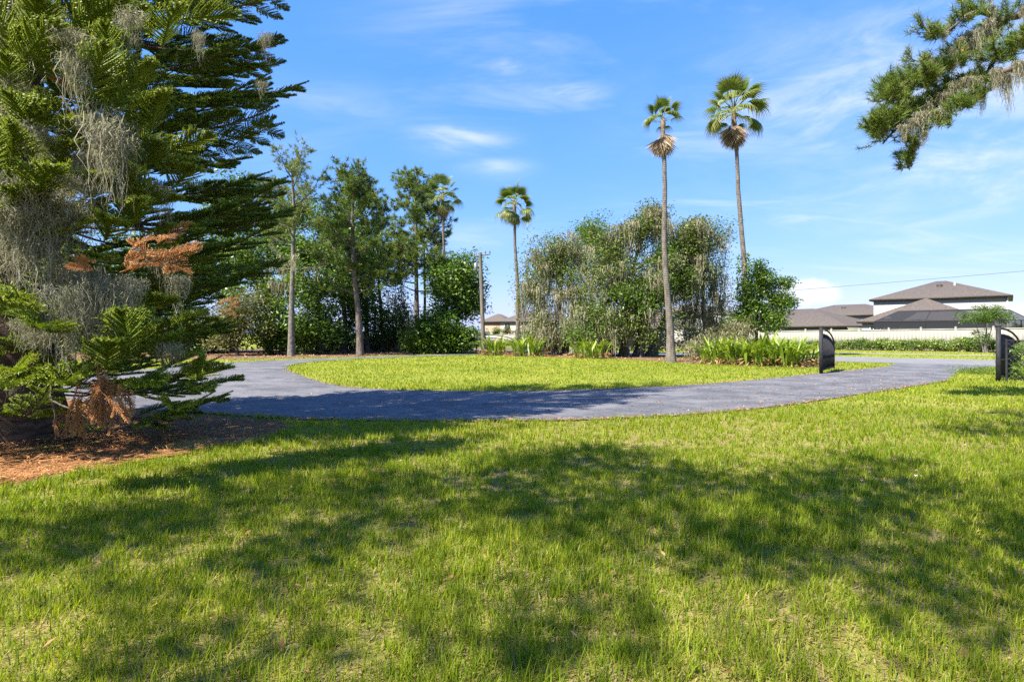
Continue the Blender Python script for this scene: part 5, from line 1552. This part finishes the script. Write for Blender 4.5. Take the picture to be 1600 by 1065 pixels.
# ------------------------------------------------------------------ pine reaching in at the upper right
def right_pine():
    bx, by = 15.2, 8.6
    t = thing('pine_tree', 'pine bough hung with grey moss reaching in at the upper right corner', 'tree', (bx, by, 0))
    B = np.array((bx, by, 0))
    wood = MB()
    tk = spline([(0, 0, -.1), (.1, 0, 3), (-.1, .1, 7), (.1, 0, 11), (.3, 0, 13.5)], 8); s = np.linspace(0, 1, len(tk))
    tubes(wood, tk, .33 * (1 - .7 * s), 12)
    pos = []; dr = []; mosspts = []
    def limb(pts, r, n_t, spread, tail=3):
        pth = spline([p - B for p in pts], 6); k_ = len(pth)
        tubes(wood, wander(pth, .012), np.linspace(r, .012, k_), 6)
        for q in range(n_t):
            i = R.integers(tail, k_); st = pth[i]
            d = rdir(1)[0] * np.array((1, 1, .8)); tip = st + d * spread * R.uniform(.35, 1.15) + np.array((-.08, 0, .06))
            tw = bez(st, st * .5 + tip * .5 - np.array((0, 0, .08)), tip, 5); tubes(wood, tw, np.linspace(.012, .006, 5), 4)
            dd = unit(tip - st + np.array((-.1, 0, .2)))
            for u in (1.0, .72, .5):
                pos.append(st + (tip - st) * u + R.normal(0, .03, 3)); dr.append(dd)
        return pth
    T = lambda z: B + np.array((0, 0.05, z))
    d = 11.5
    L1 = limb([T(8.2), P(1690, -40, 10.6), P(1600, 20, d), P(1565, 32, d), P(1520, 75, d), P(1470, 100, d + .3), P(1435, 120, d + .3)], .10, 60, .42, 16)
    L1b = limb([P(1565, 32, d), P(1520, 20, d - .3), P(1480, 50, d - .3), P(1450, 50, d - .4)], .04, 34, .36, 3)
    L2 = limb([T(7.0), P(1700, 60, 10.4), P(1600, 98, 11), P(1540, 118, 11.2), P(1490, 135, 11.4), P(1440, 165, 11.5), P(1400, 190, 11.6), P(1372, 215, 11.6)], .10, 84, .48, 18)
    L3 = limb([P(1490, 135, 11.4), P(1465, 165, 11.3), P(1440, 195, 11.3), P(1425, 235, 11.3), P(1420, 262, 11.3)], .03, 44, .3, 4)
    L4 = limb([P(1440, 165, 11.5), P(1415, 150, 11.9), P(1392, 130, 12.1), P(1385, 140, 12.2)], .03, 44, .32, 4)
    L5 = limb([P(1540, 118, 11.2), P(1560, 85, 10.8), P(1590, 70, 10.6), P(1620, 75, 10.5)], .03, 44, .42, 4)
    L6 = limb([T(8.8), P(1680, -60, 12.5), P(1580, -20, 12.6), P(1500, -8, 12.7)], .09, 16, .35, 12)
    limb([P(1470, 140, 11.4), P(1440, 125, 11.2), P(1405, 135, 11.1), P(1385, 155, 11.1)], .03, 44, .3, 3)
    limb([P(1440, 165, 11.5), P(1410, 180, 11.2), P(1385, 190, 11.1), P(1365, 195, 11.1)], .03, 40, .26, 3)
    limb([P(1520, 75, d), P(1485, 100, 11.2), P(1455, 115, 11.1), P(1430, 95, 11.0)], .03, 40, .32, 3)
    limb([P(1565, 118, 11.1), P(1530, 150, 10.9), P(1500, 165, 10.9), P(1480, 190, 10.9)], .03, 36, .28, 3)
    # rest of the crown, outside the picture
    for q in range(20):
        z = 6.5 + q * .36; az = q * 2.4; L = 3.2 * (1 - .05 * q)
        if math.cos(az) < -.1 and z < 10: continue
        limb([T(z), T(z) + np.array((math.cos(az) * L * .5, math.sin(az) * L * .5, .1)), T(z) + np.array((math.cos(az) * L, math.sin(az) * L, .5))], .07, 12, .6, 3)
    link('trunk', wood.mesh('trunk', M['pine_bark'], True), t)
    mb = MB(); tufts(mb, np.array(pos), np.array(dr), 38, .17, .010)
    link('crown', mb.mesh('crown', M['pine']), t)
    mv = [moss_clump(150, L_, r_, .013, .02) for L_, r_ in ((1.0, .13), (.8, .17), (1.2, .10))]
    for px, py, s_, d_ in ((1462, 150, .85, 11.3), (1475, 155, .7, 11.3), (1450, 165, .8, 11.3), (1440, 185, .7, 11.2), (1425, 195, .7, 11.2), (1468, 180, .75, 11.2), (1485, 140, .65, 11.4), (1500, 135, .7, 11.2), (1515, 130, .6, 11.2), (1530, 130, .6, 11.2),
                           (1500, 70, .7, 11.5), (1515, 60, .75, 11.4), (1530, 55, .6, 11.4), (1490, 85, .6, 11.5), (1545, 40, .75, 11.3), (1550, 20, .65, 11.3), (1570, 128, .9, 11), (1598, 110, .7, 10.8), (1590, 105, .6, 10.9), (1555, 118, .6, 11), (1536, 150, .5, 11.1), (1412, 205, .5, 11.4), (1405, 195, .45, 11.5), (1385, 212, .35, 11.5), (1458, 100, .5, 11.6), (1475, 60, .45, 11.3),
                           (1546, 0, .5, 11.5), (1600, 20, .5, 11.3), (1430, 225, .5, 11.2), (1445, 215, .55, 11.2)):
        s_ *= R.uniform(.7, 1.1); d_ -= R.uniform(.0, .5)
        p = P(px, py - 8, d_) - B
        link('moss', mv[R.integers(0, 3)], t, tuple(p), (R.normal(0, .05), R.normal(0, .05), R.uniform(0, 6.28)), (s_, s_, s_))


right_pine()


# ------------------------------------------------------------------ tree behind the viewer: its shade lies on the lawn
def shade_tree():
    bx, by = -4.6, -4.2
    shift = lambda h: TRAVEL * h / math.tan(SUN_EL)
    spots = ((-4.2, 3.7, .8), (-3.3, 4.4, .8), (-2.2, 5.0, .85), (-1.1, 5.3, .9), (-.1, 5.9, .9), (.9, 6.4, .8), (1.2, 7.2, .5), (1.9, 5.4, .9), (2.9, 4.9, .9), (3.6, 5.7, .9), (4.1, 6.6, .4), (5.0, 4.9, .9), (6.2, 5.1, .9), (7.4, 5.2, .9), (.5, 4.7, .8), (-1.6, 3.9, .6), (1.6, 4.2, .7), (3.9, 4.1, .7), (-3.2, 2.9, .5), (2.6, 3.4, .55), (5.6, 4.0, .6), (.1, 2.9, .35), (-1.6, 2.6, .3), (4.8, 3.0, .5), (7.2, 8.6, .5), (8.3, 9.2, .5), (9.4, 10.4, .5))
    lobes = []
    for gx, gy, r in spots:
        h = R.uniform(7.6, 9.6); q = np.array((gx, gy)) - shift(h)
        lobes.append((q[0] - bx, q[1] - by, h, r, r, r * .5, max(3, int(16 * r * r + 3))))
    leafy_tree('shade_tree', 'spreading tree behind the viewer whose shade dapples the lawn', 'tree', (bx, by), [(0, 0, -.1), (.1, 0, 2.5), (.3, .3, 5), (.6, .8, 7.5)], .34, lobes, ('oak', .17, .09), 38, .28, limb_k=.10)


shade_tree()
